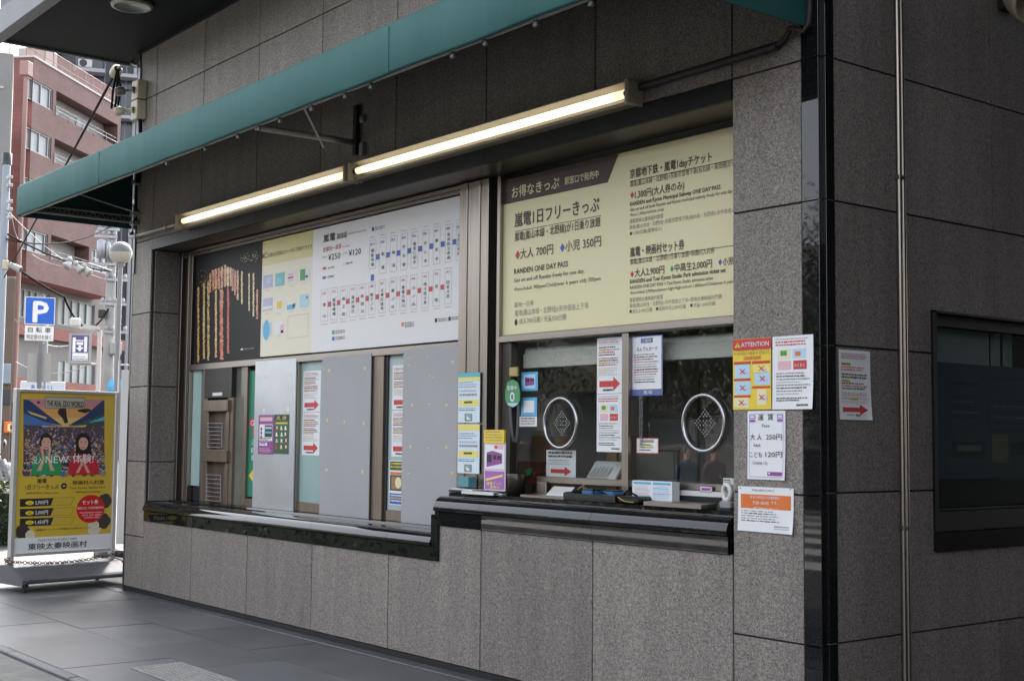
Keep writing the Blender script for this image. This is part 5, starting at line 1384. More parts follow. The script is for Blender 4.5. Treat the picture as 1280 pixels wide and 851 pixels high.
# ================================================================== STREET BEHIND
OUTW = mat('toned_down_white', (.34, .335, .32), .5)  # white darkened in its colour to offset the brighter street light
def unit(a): return Vector((-math.sin(R(a)), math.cos(R(a)), 0))
def facing(u, v, d):
    """a plane standing at distance d, square to the line of sight"""
    p = at(u, v, d); dr = Vector((p.x-CAM.x, p.y-CAM.y, 0)).normalized()
    return Plane((p.x, p.y, 0), (dr.y, -dr.x))
class Face(MB):
    """upright building face in local (s, t, out) coordinates of plane P, with true openings"""
    def __init__(s, P): super().__init__(); s.P = P
    def wall(s, x0, x1, z0, z1, holes, m, depth=.25, mr=None):
        xs = sorted({x0, x1, *[h[0] for h in holes], *[h[1] for h in holes]}); zs = sorted({z0, z1, *[h[2] for h in holes], *[h[3] for h in holes]})
        for a, b_ in zip(xs[:-1], xs[1:]):
            for c, d in zip(zs[:-1], zs[1:]):
                mx, mz = (a+b_)/2, (c+d)/2
                if not (x0 < mx < x1 and z0 < mz < z1): continue
                if any(h[0] < mx < h[1] and h[2] < mz < h[3] for h in holes): continue
                s.rect(a, b_, c, d, 0, m)
        for h in holes:
            dp = -(h[4] if len(h) > 4 else depth); q = mr or m
            s.quad([(h[0], h[2], 0), (h[0], h[3], 0), (h[0], h[3], dp), (h[0], h[2], dp)], q); s.quad([(h[1], h[2], 0), (h[1], h[2], dp), (h[1], h[3], dp), (h[1], h[3], 0)], q)
            s.quad([(h[0], h[3], 0), (h[1], h[3], 0), (h[1], h[3], dp), (h[0], h[3], dp)], q); s.quad([(h[0], h[2], 0), (h[0], h[2], dp), (h[1], h[2], dp), (h[1], h[2], 0)], q)
        return s

def brick(name, c1, c2, mortar, sc):
    m = mat(name, c1, .8)
    tc = N(m, 'ShaderNodeTexCoord')
    bt = N(m, 'ShaderNodeTexBrick'); bt.inputs['Color1'].default_value = (*c1, 1); bt.inputs['Color2'].default_value = (*c2, 1); bt.inputs['Mortar'].default_value = (*mortar, 1)
    bt.inputs['Scale'].default_value = sc; bt.inputs['Mortar Size'].default_value = .012; bt.inputs['Brick Width'].default_value = .5; bt.inputs['Row Height'].default_value = .16
    L(m, tc.outputs['Object'], bt.inputs['Vector'])
    no = N(m, 'ShaderNodeTexNoise'); no.inputs['Scale'].default_value = .5; no.inputs['Detail'].default_value = 7
    L(m, tc.outputs['Object'], no.inputs['Vector'])
    mr = N(m, 'ShaderNodeMapRange'); mr.inputs[1].default_value = .3; mr.inputs[2].default_value = .7; mr.inputs[3].default_value = .82; mr.inputs[4].default_value = 1.15
    L(m, no.outputs['Fac'], mr.inputs[0])
    mx = N(m, 'ShaderNodeVectorMath', operation='SCALE'); L(m, bt.outputs[0], mx.inputs[0]); L(m, mr.outputs[0], mx.inputs['Scale']); L(m, mx.outputs[0], bsdf(m).inputs['Base Color'])
    return m
BRICK = brick('red_brick_tile', (.120, .062, .056), (.145, .08, .072), (.14, .088, .08), 1.2)
BRICKD = brick('dark_red_brick_tile', (.20, .06, .05), (.24, .08, .065), (.18, .08, .07), 1.2)
CONCW = noisy('pale_render', (.42, .40, .39), (.50, .48, .47), .6, .8)
SHUT = noisy('pale_curtain', (.26, .28, .30), (.33, .35, .37), .8, .6, 0, 3, (6, 1, 1))
FRAME = mat('window_alu_frame', (.25, .25, .26), .5, .2)
DGL = mat('dark_window_glass', (.035, .04, .05), .12)
BALG = noisy('balcony_back_wall', (.25, .24, .235), (.32, .31, .305), .8, .8)

# ---- red brick apartment block
d0 = unit(44.4)
PB0 = at(33.8, 300, 78)
BP = Plane((PB0.x, PB0.y, 0), (d0.x, d0.y))
BB = bpy.data.objects.new('apartment_block', None); COL.objects.link(BB); BB.matrix_world = BP.mw.copy()
tag(BB, 'red brick tiled apartment block with white window bays and long balconies', 'building')
top = BP.st(33.8, 66.9)[1]; bot = BP.st(22.6, 344)[1]
LEN = BP.st(149.5, 200)[0]
wins, bals = [], []
a0 = BP.st(34.8, 95.1); a1 = BP.st(65.8, 137.4); a3 = BP.st(27.5, 283); 
fl = (a0[1]-a3[1])/3
wx0, wx1 = a0[0]-.02, a1[0]
wz1 = a0[1]; wz0 = BP.st(34.4, 122.9)[1]
c0 = BP.st(70.5, 113.5); c1 = BP.st(71, 141.5)
bx0, bz1, bz0 = c0[0], c0[1], c1[1]-.1
holes = []
for k in range(4):
    holes.append((wx0, wx1, wz0-fl*k, wz1-fl*k, .18))
    holes.append((bx0, (BP.st(111.5, 310)[0] if k == 3 else LEN-.45), bz0-fl*k, bz1-fl*k, .95))
hx = BP.st(114.7, 312)[0]; holes.append((hx, LEN-.5, bz0-fl*3, bz1-fl*3, .18))
f = Face(BP); f.wall(0, LEN, bot, top, holes, BRICK)
f.box(0, LEN, bot, top, -9, -1.35, BRICKD)
f.quad([(0, bot, 0), (0, top, 0), (0, top, -1.4), (0, bot, -1.4)], BRICKD); f.quad([(LEN, bot, 0), (LEN, bot, -1.4), (LEN, top, -1.4), (LEN, top, 0)], BRICKD); f.quad([(0, bot, 0), (0, bot, -1.4), (LEN, bot, -1.4), (LEN, bot, 0)], BRICKD); f.quad([(0, top, 0), (LEN, top, 0), (LEN, top, -1.4), (0, top, -1.4)], BRICKD)
f.box(-.05, LEN+.05, top, top+.12, -1.4, .06, CONCW)
f.build('wall', BB, BP.mw)
for h in holes:
    if h[4] < .5:
        m = Face(BP); w_ = h[1]-h[0]; t_ = .07
        for xx in (h[0], h[0]+w_*.20, h[0]+w_*.55, h[1]-.32, h[1]-t_): m.box(xx, xx+t_, h[2], h[3], -.14, -.06, FRAME)
        m.box(h[0], h[1], h[2], h[2]+.07, -.145, -.055, FRAME); m.box(h[0], h[1], h[3]-.07, h[3], -.145, -.055, FRAME)
        wf = m.build('window', BB, BP.mw)
        m = Face(BP); m.box(h[0], h[1]-.32, h[2], h[3], -.179, -.15, SHUT); m.box(h[1]-.32, h[1], h[2], h[3], -.179, -.15, DGL); m.build('pane', wf, BP.mw)
    else:
        m = Face(BP); m.rect(h[0], h[1], h[2], h[3], -.94, BALG)
        for xx in (h[0]+.4, h[0]+4.5, h[0]+8.5):
            if xx+1.7 < h[1]: m.box(xx, xx+1.7, h[2], h[3]-.5, -.94, -.88, SHUT); m.box(xx+.82, xx+.88, h[2], h[3]-.5, -.88, -.84, FRAME)
        m.build('balcony_back', BB, BP.mw)
        m = Face(BP); m.tube([(h[0], h[2]+.22, .03), (h[1], h[2]+.22, .03)], .03, FRAME, 6); m.tube([(h[0], h[2]+.5, -.03), (h[1], h[2]+.5, -.03)], .02, FRAME, 6)
        for k in range(6): xx = h[0]+(h[1]-h[0])*k/5; m.tube([(xx, h[2]-.1, .03), (xx, h[2]+.5, .02)], .02, FRAME, 5)
        m.build('balcony_rail', BB, BP.mw)
m = Face(BP)
for k in range(12): m.tube([(.1+LEN/11*k, top+.1, -.5), (.1+LEN/11*k, top+1.25, -.5)], .035, mat('pink_rail', (.26, .16, .145), .6), 6)
for z in (1.25, .7): m.tube([(0, top+z, -.5), (LEN, top+z, -.5)], .03, MATS['pink_rail'], 6)
for k in range(110): m.box(.1+LEN/110*k, .13+LEN/110*k, top+.25, top+1.2, -.51, -.49, MATS['pink_rail'])
m.build('roof_railing', BB, BP.mw)
m = Face(BP); m.box(4.5, 6.0, top+.12, top+2.0, -3.4, -1.6, OUTW, .05); m.build('roof_unit', BB, BP.mw)
m = Face(BP); m.tube([(-1.45, 0, .35), (-1.45, top-1.5, .35)], .13, mat('pink_downpipe', (.30, .18, .155), .6), 8); m.box(-1.75, -1.15, top-1.5, top-.7, .1, .6, MATS['pink_downpipe'], .03); m.build('downpipe', BB, BP.mw)
# recessed lower floors
f = Face(BP)
h2 = [(BP.st(73, 372, -1.5)[0], BP.st(118, 400, -1.5)[0], BP.st(73, 405, -1.5)[1], BP.st(73, 371, -1.5)[1], .2), (BP.st(60, 372, -1.5)[0]-3.5, BP.st(62, 372, -1.5)[0], BP.st(73, 405, -1.5)[1], BP.st(73, 371, -1.5)[1], .2), (BP.st(73, 450, -1.5)[0], BP.st(119, 450, -1.5)[0], BP.st(73, 479, -1.5)[1], BP.st(73, 449, -1.5)[1], .2)]
f2 = [(a-0, b_, c_, d_, e_) for (a, b_, c_, d_, e_) in h2]
f.v = []
P2 = Plane(BP.O-BP.n*1.5, (BP.e.x, BP.e.y))
g = Face(P2); g.wall(-2, LEN+4, 0, bot+.3, f2, noisy('shaded_grey_render', (.14, .13, .12), (.18, .17, .16), .7, .8)); g.box(-2, LEN+4, 0, bot, -8, -.3, BALG)
for (v0, v1) in ((414, 428), (478, 489)):
    za, zb_ = P2.st(80, v1)[1], P2.st(80, v0)[1]; g.box(-2, LEN+4, za, zb_, 0, .5, BRICKD)
g.build('lower_wall', BB, P2.mw)
for h in f2:
    m = Face(P2); w_ = h[1]-h[0]
    for k in range(6): m.box(h[0]+w_*k/5-.04, h[0]+w_*k/5+.04, h[2], h[3], -.15, -.05, FRAME)
    m.box(h[0]-.04, h[1]+.04, h[2]-.03, h[2]+.05, -.152, -.048, FRAME); m.box(h[0]-.04, h[1]+.04, h[3]-.05, h[3]+.03, -.152, -.048, FRAME)
    wf = m.build('window', BB, P2.mw)
    m = Face(P2); m.box(h[0], h[1], h[2], h[3], -.19, -.16, mat('greenish_curtain', (.25, .28, .275), .5)); m.build('pane', wf, P2.mw)
PS = facing(52, 480, 50); m = Face(PS); a = PS.st(25, 489); q = PS.st(82, 477); m.box(a[0], q[0], a[1]-.6, q[1], -.4, 0, mat('white_shop_fascia', (.58, .60, .64), .5), .03)
m.text('あんない', a[0]+.35, a[1]+.02, .24, q[0]-a[0]-.8, .004, BLUE, .02)
o = m.build('shop_fascia', None, PS.mw); tag(o, 'white shop fascia with blue lettering just above the poster stand', 'sign')

# ---- pale building at the left edge, brown pier, dark tower
GP = facing(17, 300, 66); a = GP.st(17.5, 67)
PW = noisy('pale_grey_cladding', (.20, .19, .18), (.24, .23, .22), .5, .75)
f = Face(GP); f.box(a[0]-14, a[0], 0, a[1], -8, 0, PW, .05)
f.box(a[0]-2.2, a[0]-.4, a[1]-1.75, a[1]-1.65, .0, .04, CONCW)
o = f.build('pale_block', None, GP.mw); tag(o, 'pale grey clad block at the left edge of the picture beside red brick', 'building')
m = Face(GP)
for k in range(7): m.tube([(a[0]-.2-.5*k, a[1], -.5), (a[0]-.2-.5*k, a[1]+2.2, -.5)], .04, FRAME, 5)
m.tube([(a[0]-4, a[1]+2.2, -.5), (a[0], a[1]+2.2, -.5)], .04, FRAME, 5); m.build('roof_railing', o, GP.mw)
m = Face(GP); m.box(a[0]-1.9, a[0]-.8, a[1], a[1]+2.6, -1.6, -.6, OUTW, .05); m.build('roof_unit', o, GP.mw)
TP = facing(120, 100, 118); NAV = noisy('navy_tower_cladding', (.013, .015, .024), (.02, .022, .032), .4, .5)
a = TP.st(62, 100); q = TP.st(172, 100); zt = TP.st(120, 10)[1]
f = Face(TP); f.box(a[0], q[0]+6, 0, zt, -14, 0, NAV)
for u in (150, 131, 110, 95, 158): p = TP.st(u, 100); f.box(p[0]-.06, p[0]+.06, 0, zt, 0, .05, mat('tower_fin', (.10, .11, .14), .5))
tw = f.build('tower_block', None, TP.mw); tag(tw, 'tall dark navy apartment tower with white balcony slabs behind the brick block', 'building')
for (u0, v0, u1, v1) in ((92, 88, 131, 96), (150, 96.5, 171, 102.5), (150, 148, 171, 153.5), (60, 64, 78, 68), (150, 200, 171, 206), (150, 252, 171, 258), (92, 142, 131, 150)):
    b0, b1 = TP.st(u0, v0), TP.st(u1, v1); m = Face(TP); m.box(b0[0], b1[0], b1[1], b0[1], .02, 1.3, mat('white_slab', (.27, .28, .30), .6)); m.build('balcony', tw, TP.mw)
for (u0, v0, u1, v1) in ((95, 70, 108, 88), (112, 72, 128, 88), (152, 104, 168, 146), (152, 155, 168, 198), (152, 207, 168, 250)):
    b0, b1 = TP.st(u0, v0), TP.st(u1, v1); m = Face(TP); m.box(b0[0], b1[0], b1[1], b0[1], .0, .03, noisy('tower_glass', (.04, .05, .065), (.02, .026, .036), .3, .25)); m.build('window', tw, TP.mw)
b0, b1 = TP.st(98, 77), TP.st(115, 88); m = Face(TP); m.box(b0[0], b1[0], b1[1], b0[1], .4, .9, CONCW, .03); m.disc(b0[0]+.36*(b1[0]-b0[0]), (b0[1]+b1[1])/2, .32, .32, .905, INK); m.build('air_conditioner', tw, TP.mw)
b0 = TP.st(170, 60); m = Face(TP); m.tube([(b0[0], 0, .3), (b0[0], zt, .3)], .16, FRAME, 8); m.build('downpipe', tw, TP.mw)

KP = facing(12, 400, 36); a = KP.st(3, 345); q = KP.st(20.5, 345)
BRP = noisy('brown_tile_pier', (.12, .085, .06), (.15, .11, .08), 2, .7)
f = Face(KP); f.box(a[0]-3, q[0], 0, a[1], -3, 0, BRP, .03); o = f.build('brown_shop', None, KP.mw); tag(o, 'brown tiled shop pier standing at the left edge under the white camera', 'building')
b0, b1 = KP.st(-8, 454), KP.st(13, 480); m = Face(KP); m.box(b0[0], b1[0], b1[1], b0[1], .02, .12, noisy('blue_grey_sign_back', (.22, .26, .30), (.28, .32, .36), 2, .5), .02); m.build('sign_back', o, KP.mw)
b0, b1 = KP.st(2, 487), KP.st(12, 505); m = Face(KP); m.box(b0[0], b1[0], b1[1], b0[1], .02, .06, DGL); m.build('window', o, KP.mw)
b0, b1 = KP.st(5, 527), KP.st(16.5, 541); m = Face(KP); m.box(b0[0], b1[0], b1[1], b0[1], .02, .25, ORANGE, .02); m.rect(b0[0]+.09, b1[0]-.05, b1[1]+.05, b0[1]-.05, .252, CREAM); m.rect(b0[0]+.15, b0[0]+.19, b1[1]+.09, b0[1]-.08, .256, INK); m.build('wall_lamp_box', o, KP.mw)
f = Face(facing(0, 500, 62)); Pq = f.P; a = Pq.st(-60, 489); q = Pq.st(160, 489)
f.box(a[0], q[0], 0, a[1], -2, 0, noisy('shop_row_front', (.16, .13, .115), (.22, .19, .17), .7, .7))
for k in range(7): xx = a[0]+(q[0]-a[0])*k/7; f.box(xx+.2, xx+1.0, .1, a[1]-.4, .0, .03, DGL)
o = f.build('shop_row', None, Pq.mw); tag(o, 'low dark row of shop fronts at the foot of the brick block', 'building')

# ---- street furniture
def upright(name, label, cat, u, d, vtop, r, m_, group=None, fns=None):
    p = at(u, vtop, d); x, y, zt = p
    b_ = MB(); b_.tube([(x, y, -.131), (x, y, zt)], [r*1.08, r*.92], m_, 14)
    o = b_.build(name); tag(o, label, cat, group); return o, Vector((x, y, zt))
lamp = empty('street_lamp', at(147, 690, 24).xy.to_3d()+Vector((0, 0, -.13)), 'slim grey street lamp with a two tone globe beside the building corner', 'street lamp')
p = at(151, 316, 24); m = MB(); m.tube([(p.x, p.y, -.131), (p.x, p.y, p.z-.2)], .042, mat('lamp_post_grey', (.20, .20, .215), .45), 14); m.lathe([(p.z-.26, .05), (p.z-.22, .075), (p.z-.19, .075)], (p.x, p.y, 0), (0, 0, 1), MATS['lamp_post_grey'], 16); m.build('post', lamp)
for z0, z1, nm, mm in ((0, math.pi/2, 'globe_cap', mat('globe_grey', (.13, .13, .13), .45)), (math.pi/2, math.pi, 'globe_diffuser', mat('globe_white', (.36, .34, .29), .4))):
    m = MB(); m.lathe([(.197*math.cos(z0+(z1-z0)*k/10), .197*math.sin(z0+(z1-z0)*k/10)) for k in range(11)], p, (0, 0, 1), mm, 28); m.build(nm, lamp)

psg = empty('parking_sign', at(49, 690, 26).xy.to_3d()+Vector((0, 0, -.13)), 'blue P parking sign with white plate for bicycles on a grey post', 'road sign')
PP_ = facing(49, 400, 26); s = Sheet(PP_, 4.25, 0, 300)
a = s.px(135, 300); q = s.px(289, 452); s.x0, s.x1, s.y0, s.y1 = a[0], q[0], q[1], a[1]
s.box(s.x0, s.x1, s.y0, s.y1, -.02, 0, WHITE); s.rect(s.x0+.012, s.x1-.012, s.y0+.012, s.y1-.012, .001, mat('sign_blue', (.015, .12, .55), .35)); s.ptext('P', (176, 433), (254, 433), 112, WHITE, .045, .003)
s.done('blue_plate', None, None, parent=psg)
s = Sheet(PP_, 4.25, 0, 300); s.board((133, 454), (283, 537), .02, WHITE); s.ptext('自 転 車', (148, 487), (270, 487), 24, INK, .012, .003); s.ptext('特定原付を除く', (140, 524), (272, 524), 22, INK, .01, .003); s.done('white_plate', None, None, parent=psg)
p = PP_.st(51, 430); m = Face(PP_); m.tube([(p[0], -.131, -.06), (p[0], PP_.st(51, 368)[1], -.06)], .045, mat('sign_post_grey', (.16, .16, .17), .5), 12); m.build('post', psg, PP_.mw)
p2 = PP_.st(58, 430); m = Face(PP_); m.tube([(p2[0], -.131, -.12), (p2[0], PP_.st(58, 380)[1], -.12)], .03, GALV, 10); m.build('second_post', psg, PP_.mw)
for u0, u1 in ((35, 47), (54, 63)):
    b0, b1 = PP_.st(u0, 441), PP_.st(u1, 477.5); m = Face(PP_); m.box(b0[0], b1[0], b1[1], b0[1], -.10, -.085, OUTW); m.build('plate_back', psg, PP_.mw)

sub = empty('station_gate_sign', at(124, 690, 30).xy.to_3d()+Vector((0, 0, -.13)), 'white framed sign with a dark gate and arrow symbol on a pale post', 'sign')
S3 = facing(100, 430, 30); s = Sheet(S3, 3.867, 60, 280); s.board((103, 527), (208, 675), .08, OUTW)
s.prect((115, 536), (195, 662), mat('deep_violet_sign', (.10, .08, .22), .4)); s.prect((118, 622), (192, 659), WHITE, .001)
s.prect((120, 548), (132, 620), WHITE, .001); s.prect((176, 545), (188, 618), WHITE, .001); s.prect((133, 560), (175, 566), WHITE, .001); s.prect((138, 570), (170, 584), WHITE, .001); s.prect((148, 586), (160, 596), WHITE, .001)
s.ppoly([(153, 616), (172, 596), (135, 597)], WHITE, .001); s.lines(.2, .85, .76, .9, 2, [INK], .4, .2); s.done('sign_box', None, None, parent=sub)
p = S3.st(125, 412); m = Face(S3); m.tube([(p[0], -.131, -.1), (p[0], p[1], -.1)], .05, mat('pale_pink_post', (.50, .46, .44), .5), 10); m.tube([(p[0], S3.st(125, 455)[1], -.1), (S3.st(88, 455)[0], S3.st(88, 455)[1], -.1)], .025, MATS['pale_pink_post'], 8); m.build('post', sub, S3.mw)
m = Face(S3); a = S3.st(87, 397); q = S3.st(101, 409); m.box(a[0], q[0], q[1], a[1], -.15, .1, mat('hazy_lamp_glass', (.55, .54, .50), .3), .04); m.prism([(S3.st(100, 411)[0], S3.st(100, 411)[1], -.1), (p[0], p[1], -.1), (p[0], p[1]+.06, -.1), (S3.st(106, 405)[0], S3.st(106, 405)[1], -.1)], (0, 0, .14), MATS['pale_pink_post']); m.build('lamp_head', sub, S3.mw)

up2 = empty('utility_pole', at(134, 600, 42).xy.to_3d()+Vector((0, 0, -.13)), 'concrete utility pole with a grey transformer and wires near the globe lamp', 'utility pole')
U = facing(134, 400, 42); xa = U.st(137, 400)[0]; ztop = U.st(137, 268)[1]
m = Face(U); m.tube([(xa, -.13, 0), (xa, ztop, 0)], [.19, .13], noisy('pole_concrete', (.30, .295, .285), (.37, .36, .35), 1.5, .8), 14); m.build('shaft', up2, U.mw)
for (u0, v0, u1, v1) in ((121, 303, 132, 325), (131.5, 306, 138, 326)):
    a = U.st(u0, v0); q = U.st(u1, v1); m = Face(U); m.lathe([(0, .01), (0, (q[0]-a[0])*.48), (a[1]-q[1], (q[0]-a[0])*.5), (a[1]-q[1]+.05, .05)], ((a[0]+q[0])/2, q[1], .35), (0, 1, 0), GALV, 16); m.build('transformer', up2, U.mw)
for v_, u0, u1 in ((296, 118, 147), (287, 122, 150), (330, 112, 146), (350, 130, 160), (380, 124, 158), (415, 128, 160)):
    m = Face(U); a = U.st(u0, v_); q = U.st(u1, v_); m.box(a[0], q[0], a[1]-.04, a[1]+.04, .12, .2, GALV)
    for k in range(4): m.lathe([(0, .03), (.05, .06), (.1, .06), (.16, .03)], (a[0]+(q[0]-a[0])*(k+.5)/4, a[1]+.03, .16), (0, 1, 0), OUTW, 8)
    m.build('cross_arm', up2, U.mw)
m = Face(U)
for k in range(14): m.tube([(xa+.2, U.st(137, 345+10*k)[1], .1), (xa+.35, U.st(137, 345+10*k)[1], .1)], .015, GALV, 5)
a = U.st(127, 392); m.box(a[0]-.1, a[0]+.12, a[1]-.15, a[1]+.1, .1, .3, BLK_PL, .02); a = U.st(146, 436); m.box(a[0]-.2, a[0]+.15, a[1]-.2, a[1]+.2, .1, .3, OUTW, .04)
m.build('pole_fittings', up2, U.mw)
m = MB(); spl = empty('spot_lights', at(103, 335, 34), 'cluster of three white spot lamps on an arm in front of the brick block', 'spot lamps')
S4 = facing(103, 335, 34)
for (u, v, du) in ((93, 333, -3), (101, 338, 4), (111, 341, 4)):
    a = S4.st(u, v); m = Face(S4); m.lathe([(0, .04), (.02, .07), (.16, .11), (.18, .11), (.181, .02)], (a[0]-.1, a[1]+.1, 0), (du, -4, 2), OUTW, 16); m.ball((a[0]-.12, a[1]+.17, 0), .07, OUTW, 12); m.build('lamp_head', spl, S4.mw)
m = Face(S4); a = S4.st(93, 327); q = S4.st(140, 339); m.tube([(a[0], a[1], 0), (S4.st(112, 330)[0], S4.st(112, 330)[1], 0), (q[0], q[1], 0)], .025, FRAME, 6); m.build('arm', spl, S4.mw)

o, ptop = upright('grey_pole', 'blue grey pole with a dark cap at the left edge of the street', 'pole', 8.5, 34, 206, .10, noisy('blue_grey_pole', (.22, .25, .29), (.28, .31, .35), 1, .5))
m = MB(); m.lathe([(0, .115), (.28, .115), (.30, .02)], ptop, (0, 0, 1), BLK_PL, 14); m.build('cap', o)
for v in (222, 232, 252, 262, 272): m = MB(); q = at(12, v, 33.7); m.box(q.x-.08, q.x+.10, q.y-.05, q.y+.05, q.z-.04, q.z+.04, OUTW, .01); m.build('insulator', o)
cm = empty('security_camera', at(14, 333, 30), 'white security camera with a beige box at the left edge above the brown pier', 'camera')
S5 = facing(14, 333, 30); a = S5.st(3, 325); q = S5.st(10.5, 337.5); m = Face(S5); m.box(a[0], q[0], q[1], a[1], -.1, .08, BEIGEP, .02); m.build('junction_box', cm, S5.mw)
a = S5.st(12, 331); q = S5.st(26, 338); m = Face(S5); m.tube([(a[0], a[1], 0), (q[0], q[1], .12)], [.06, .075], OUTW, 14); m.tube([(q[0]-.02, q[1]+.005, .11), (q[0]+.012, q[1]-.006, .128)], .05, INK, 12); m.build('camera_body', cm, S5.mw)
m = Face(S5); m.tube([(S5.st(6, 331)[0], a[1], -.02), (a[0], a[1], 0)], .025, OUTW, 8); m.tube([(a[0]-.25, a[1]-.1, -.05), (a[0]-.25, -.1, -.05)], .04, FRAME, 8); m.build('bracket', cm, S5.mw)

# ---- overhead wires
def sagwire(p, q, sag, r, label, name='overhead_wire', m_=CABLE):
    n = 16; pts = []
    for k in range(n+1):
        t_ = k/n; v = Vector(p).lerp(Vector(q), t_); v.z -= sag*4*t_*(1-t_); pts.append(v)
    b_ = MB(); b_.tube(pts, r, m_, 6); o = b_.build(name); tag(o, label, 'wire', 'overhead wires'); return o
clampP = at(147, 86, 12.0)
o = sagwire(clampP, at(5, 347, 33.6), .02, .013, 'black service cable climbing from the left pole to the building corner')
m = MB(); q1 = at(139, 101, 12.3)
m.tube([(-7.13, -.01, 4.36), at(160, 78, 11.95), clampP], .014, PIPEG, 8); m.lathe([(0, .03), (.03, .05), (.055, .034), (.08, .052), (.105, .034), (.13, .05), (.17, .03)], clampP, (q1-clampP), noisy('ceramic_insulator', (.40, .34, .22), (.5, .43, .3), 9, .3), 12)
for dx in (-.02, .03, .07): m.tube([clampP, clampP+Vector((dx, -.02+dx*.4, -.2)), clampP+Vector((dx*1.6, -.03, -.36))], .011, CABLE, 6)
o = m.build('cable_clamp'); tag(o, 'beige insulator clamp with short cable tails hanging at the building corner', 'insulator')
sagwire(at(7, 325, 33.6), at(80, 371, 38), .05, .032, 'heavy black cable from the left pole to above the parking sign'); sagwire(at(80, 371, 38), at(137, 383, 42), .75, .03, 'heavy black cable sagging on to the concrete utility pole')
for (a_, b_, sg, r, lab) in (((8, 299, 33.6), (140, 282, 42), .3, .02, 'thin black wire crossing just under the awning end'), ((10, 293, 33.6), (150, 340, 43), .2, .025, 'black wire sloping over the lower balcony to the globe lamp'), ((8, 262, 33.6), (136, 350, 42), .3, .012, 'thin wire from the middle of the left pole to the utility pole'),
    ((40, 318, 60), (136, 331, 42.2), .3, .014, 'pale thin wire across the lower balcony rail'), ((0, 372, 40), (136, 392, 42), 1.2, .012, 'slack thin wire crossing behind the parking sign'), ((10, 230, 33.6), (26, 300, 40), .4, .012, 'short looped wire by the left pole fittings'), ((20, 452, 45), (136, 440, 42), .5, .012, 'low thin wire running behind the gate sign')):
    sagwire(at(*a_), at(*b_), sg, r, lab, m_=CABLE if 'black' in lab else GALV)
# ---- hedge, scooter, banner
def leaf_cloud(mb, pts, size, mats, rng, jit=.25):
    for p in pts:
        a = Vector((rng.gauss(0, 1), rng.gauss(0, 1), rng.gauss(0, .8))).normalized(); b_ = a.orthogonal().normalized()*size*rng.uniform(.35, .6); c_ = a.cross(b_).normalized()*size*rng.uniform(.7, 1.2)
        p = Vector(p); mb.add([p-c_*.5, p+b_*.5, p+c_*.5, p-b_*.5], [(0, 1, 2, 3)], rng.choice(mats))
LG = [mat('leaf_mid', (.028, .052, .014), .6), mat('leaf_dark', (.016, .032, .010), .6), mat('leaf_olive', (.036, .045, .015), .6)]
LY = [mat('leaf_yellow', (.13, .125, .018), .6), mat('leaf_lime', (.06, .085, .014), .6), LG[0]]
rh = random.Random(8)
hp = at(20, 680, 15.8); hp.z = -.001
HD = bpy.data.objects.new('hedge', None); COL.objects.link(HD); HP = Plane((hp.x, hp.y, 0), (.86, .51)); HD.matrix_world = HP.mw.copy(); tag(HD, 'clipped hedge with yellow new leaves on top, left behind the poster stand', 'hedge')
zt = at(8, 604, 16.5).z
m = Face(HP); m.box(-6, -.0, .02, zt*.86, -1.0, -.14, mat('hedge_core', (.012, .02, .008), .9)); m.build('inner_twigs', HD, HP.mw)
m = Face(HP)
leaf_cloud(m, [(rh.uniform(-4, .06), rh.uniform(.0, zt*.93), rh.choice([0, 0, 1])*rh.uniform(-1.0, 0)+rh.gauss(-.05, .05)) for k in range(5200)], .055, LG, rh)
m.build('foliage', HD, HP.mw)
m = Face(HP); leaf_cloud(m, [(rh.uniform(-4, .06), zt*.93+rh.gauss(0, .045), rh.uniform(-1.0, .02)) for k in range(2600)], .055, LY, rh); m.build('new_leaves', HD, HP.mw)

SCO = bpy.data.objects.new('scooter', None); COL.objects.link(SCO)
sc0 = at(9, 690, 19.5); sc0.z = -.131; S6 = Plane(sc0, (.45, .89)); SCO.matrix_world = S6.mw.copy(); tag(SCO, 'white motor scooter parked behind the hedge at the left edge', 'scooter')
WB = mat('scooter_white', (.26, .26, .27), .3, coat=.4)
for x, nm in ((-.02, 0), (-1.25, 1)):
    m = Face(S6); m.torus((x, .25, 0), (0, 0, 1), .19, .06, MATS['castor_rubber'], 28, 8); m.lathe([(-.04, .12), (.04, .12), (.041, .02)], (x, .25, 0), (0, 0, 1), FRAME, 16); m.build('wheel', SCO, S6.mw)
m = Face(S6)
m.tube([(.02, .50, 0), (-.10, .78, 0), (-.16, 1.02, 0)], [.10, .15, .09], WB, 16); m.tube([(-.18, .62, 0), (-.28, .36, 0), (-.75, .34, 0), (-.95, .55, 0), (-1.45, .62, 0)], [.14, .11, .12, .19, .10], WB, 14); m.tube([(.14, .42, 0), (0, .50, 0), (-.2, .44, 0)], [.04, .085, .05], WB, 12); m.build('body', SCO, S6.mw)
m = Face(S6); m.tube([(-.72, .74, 0), (-1.0, .78, 0), (-1.4, .80, 0)], [.10, .14, .09], BLK_PL, 14); m.build('seat', SCO, S6.mw)
m = Face(S6); m.tube([(-.24, 1.03, -.33), (-.17, 1.07, -.12), (-.17, 1.07, .12), (-.24, 1.03, .33)], .022, BLK_PL, 10); m.tube([(0, .28, 0), (-.16, 1.06, 0)], .03, FRAME, 8)
for d in (-1, 1): m.tube([(-.17, 1.08, .16*d), (-.13, 1.22, .24*d)], .008, BLK_PL, 6); m.ball((-.13, 1.25, .26*d), .06, BLK_PL, 12, (.4, 1, 1.2))
m.build('handlebar', SCO, S6.mw)
m = Face(S6); m.ball((-.02, .92, 0), .075, mat('headlamp_glass', (.6, .6, .58), .1), 14, (.6, 1, 1)); m.build('headlight', SCO, S6.mw)

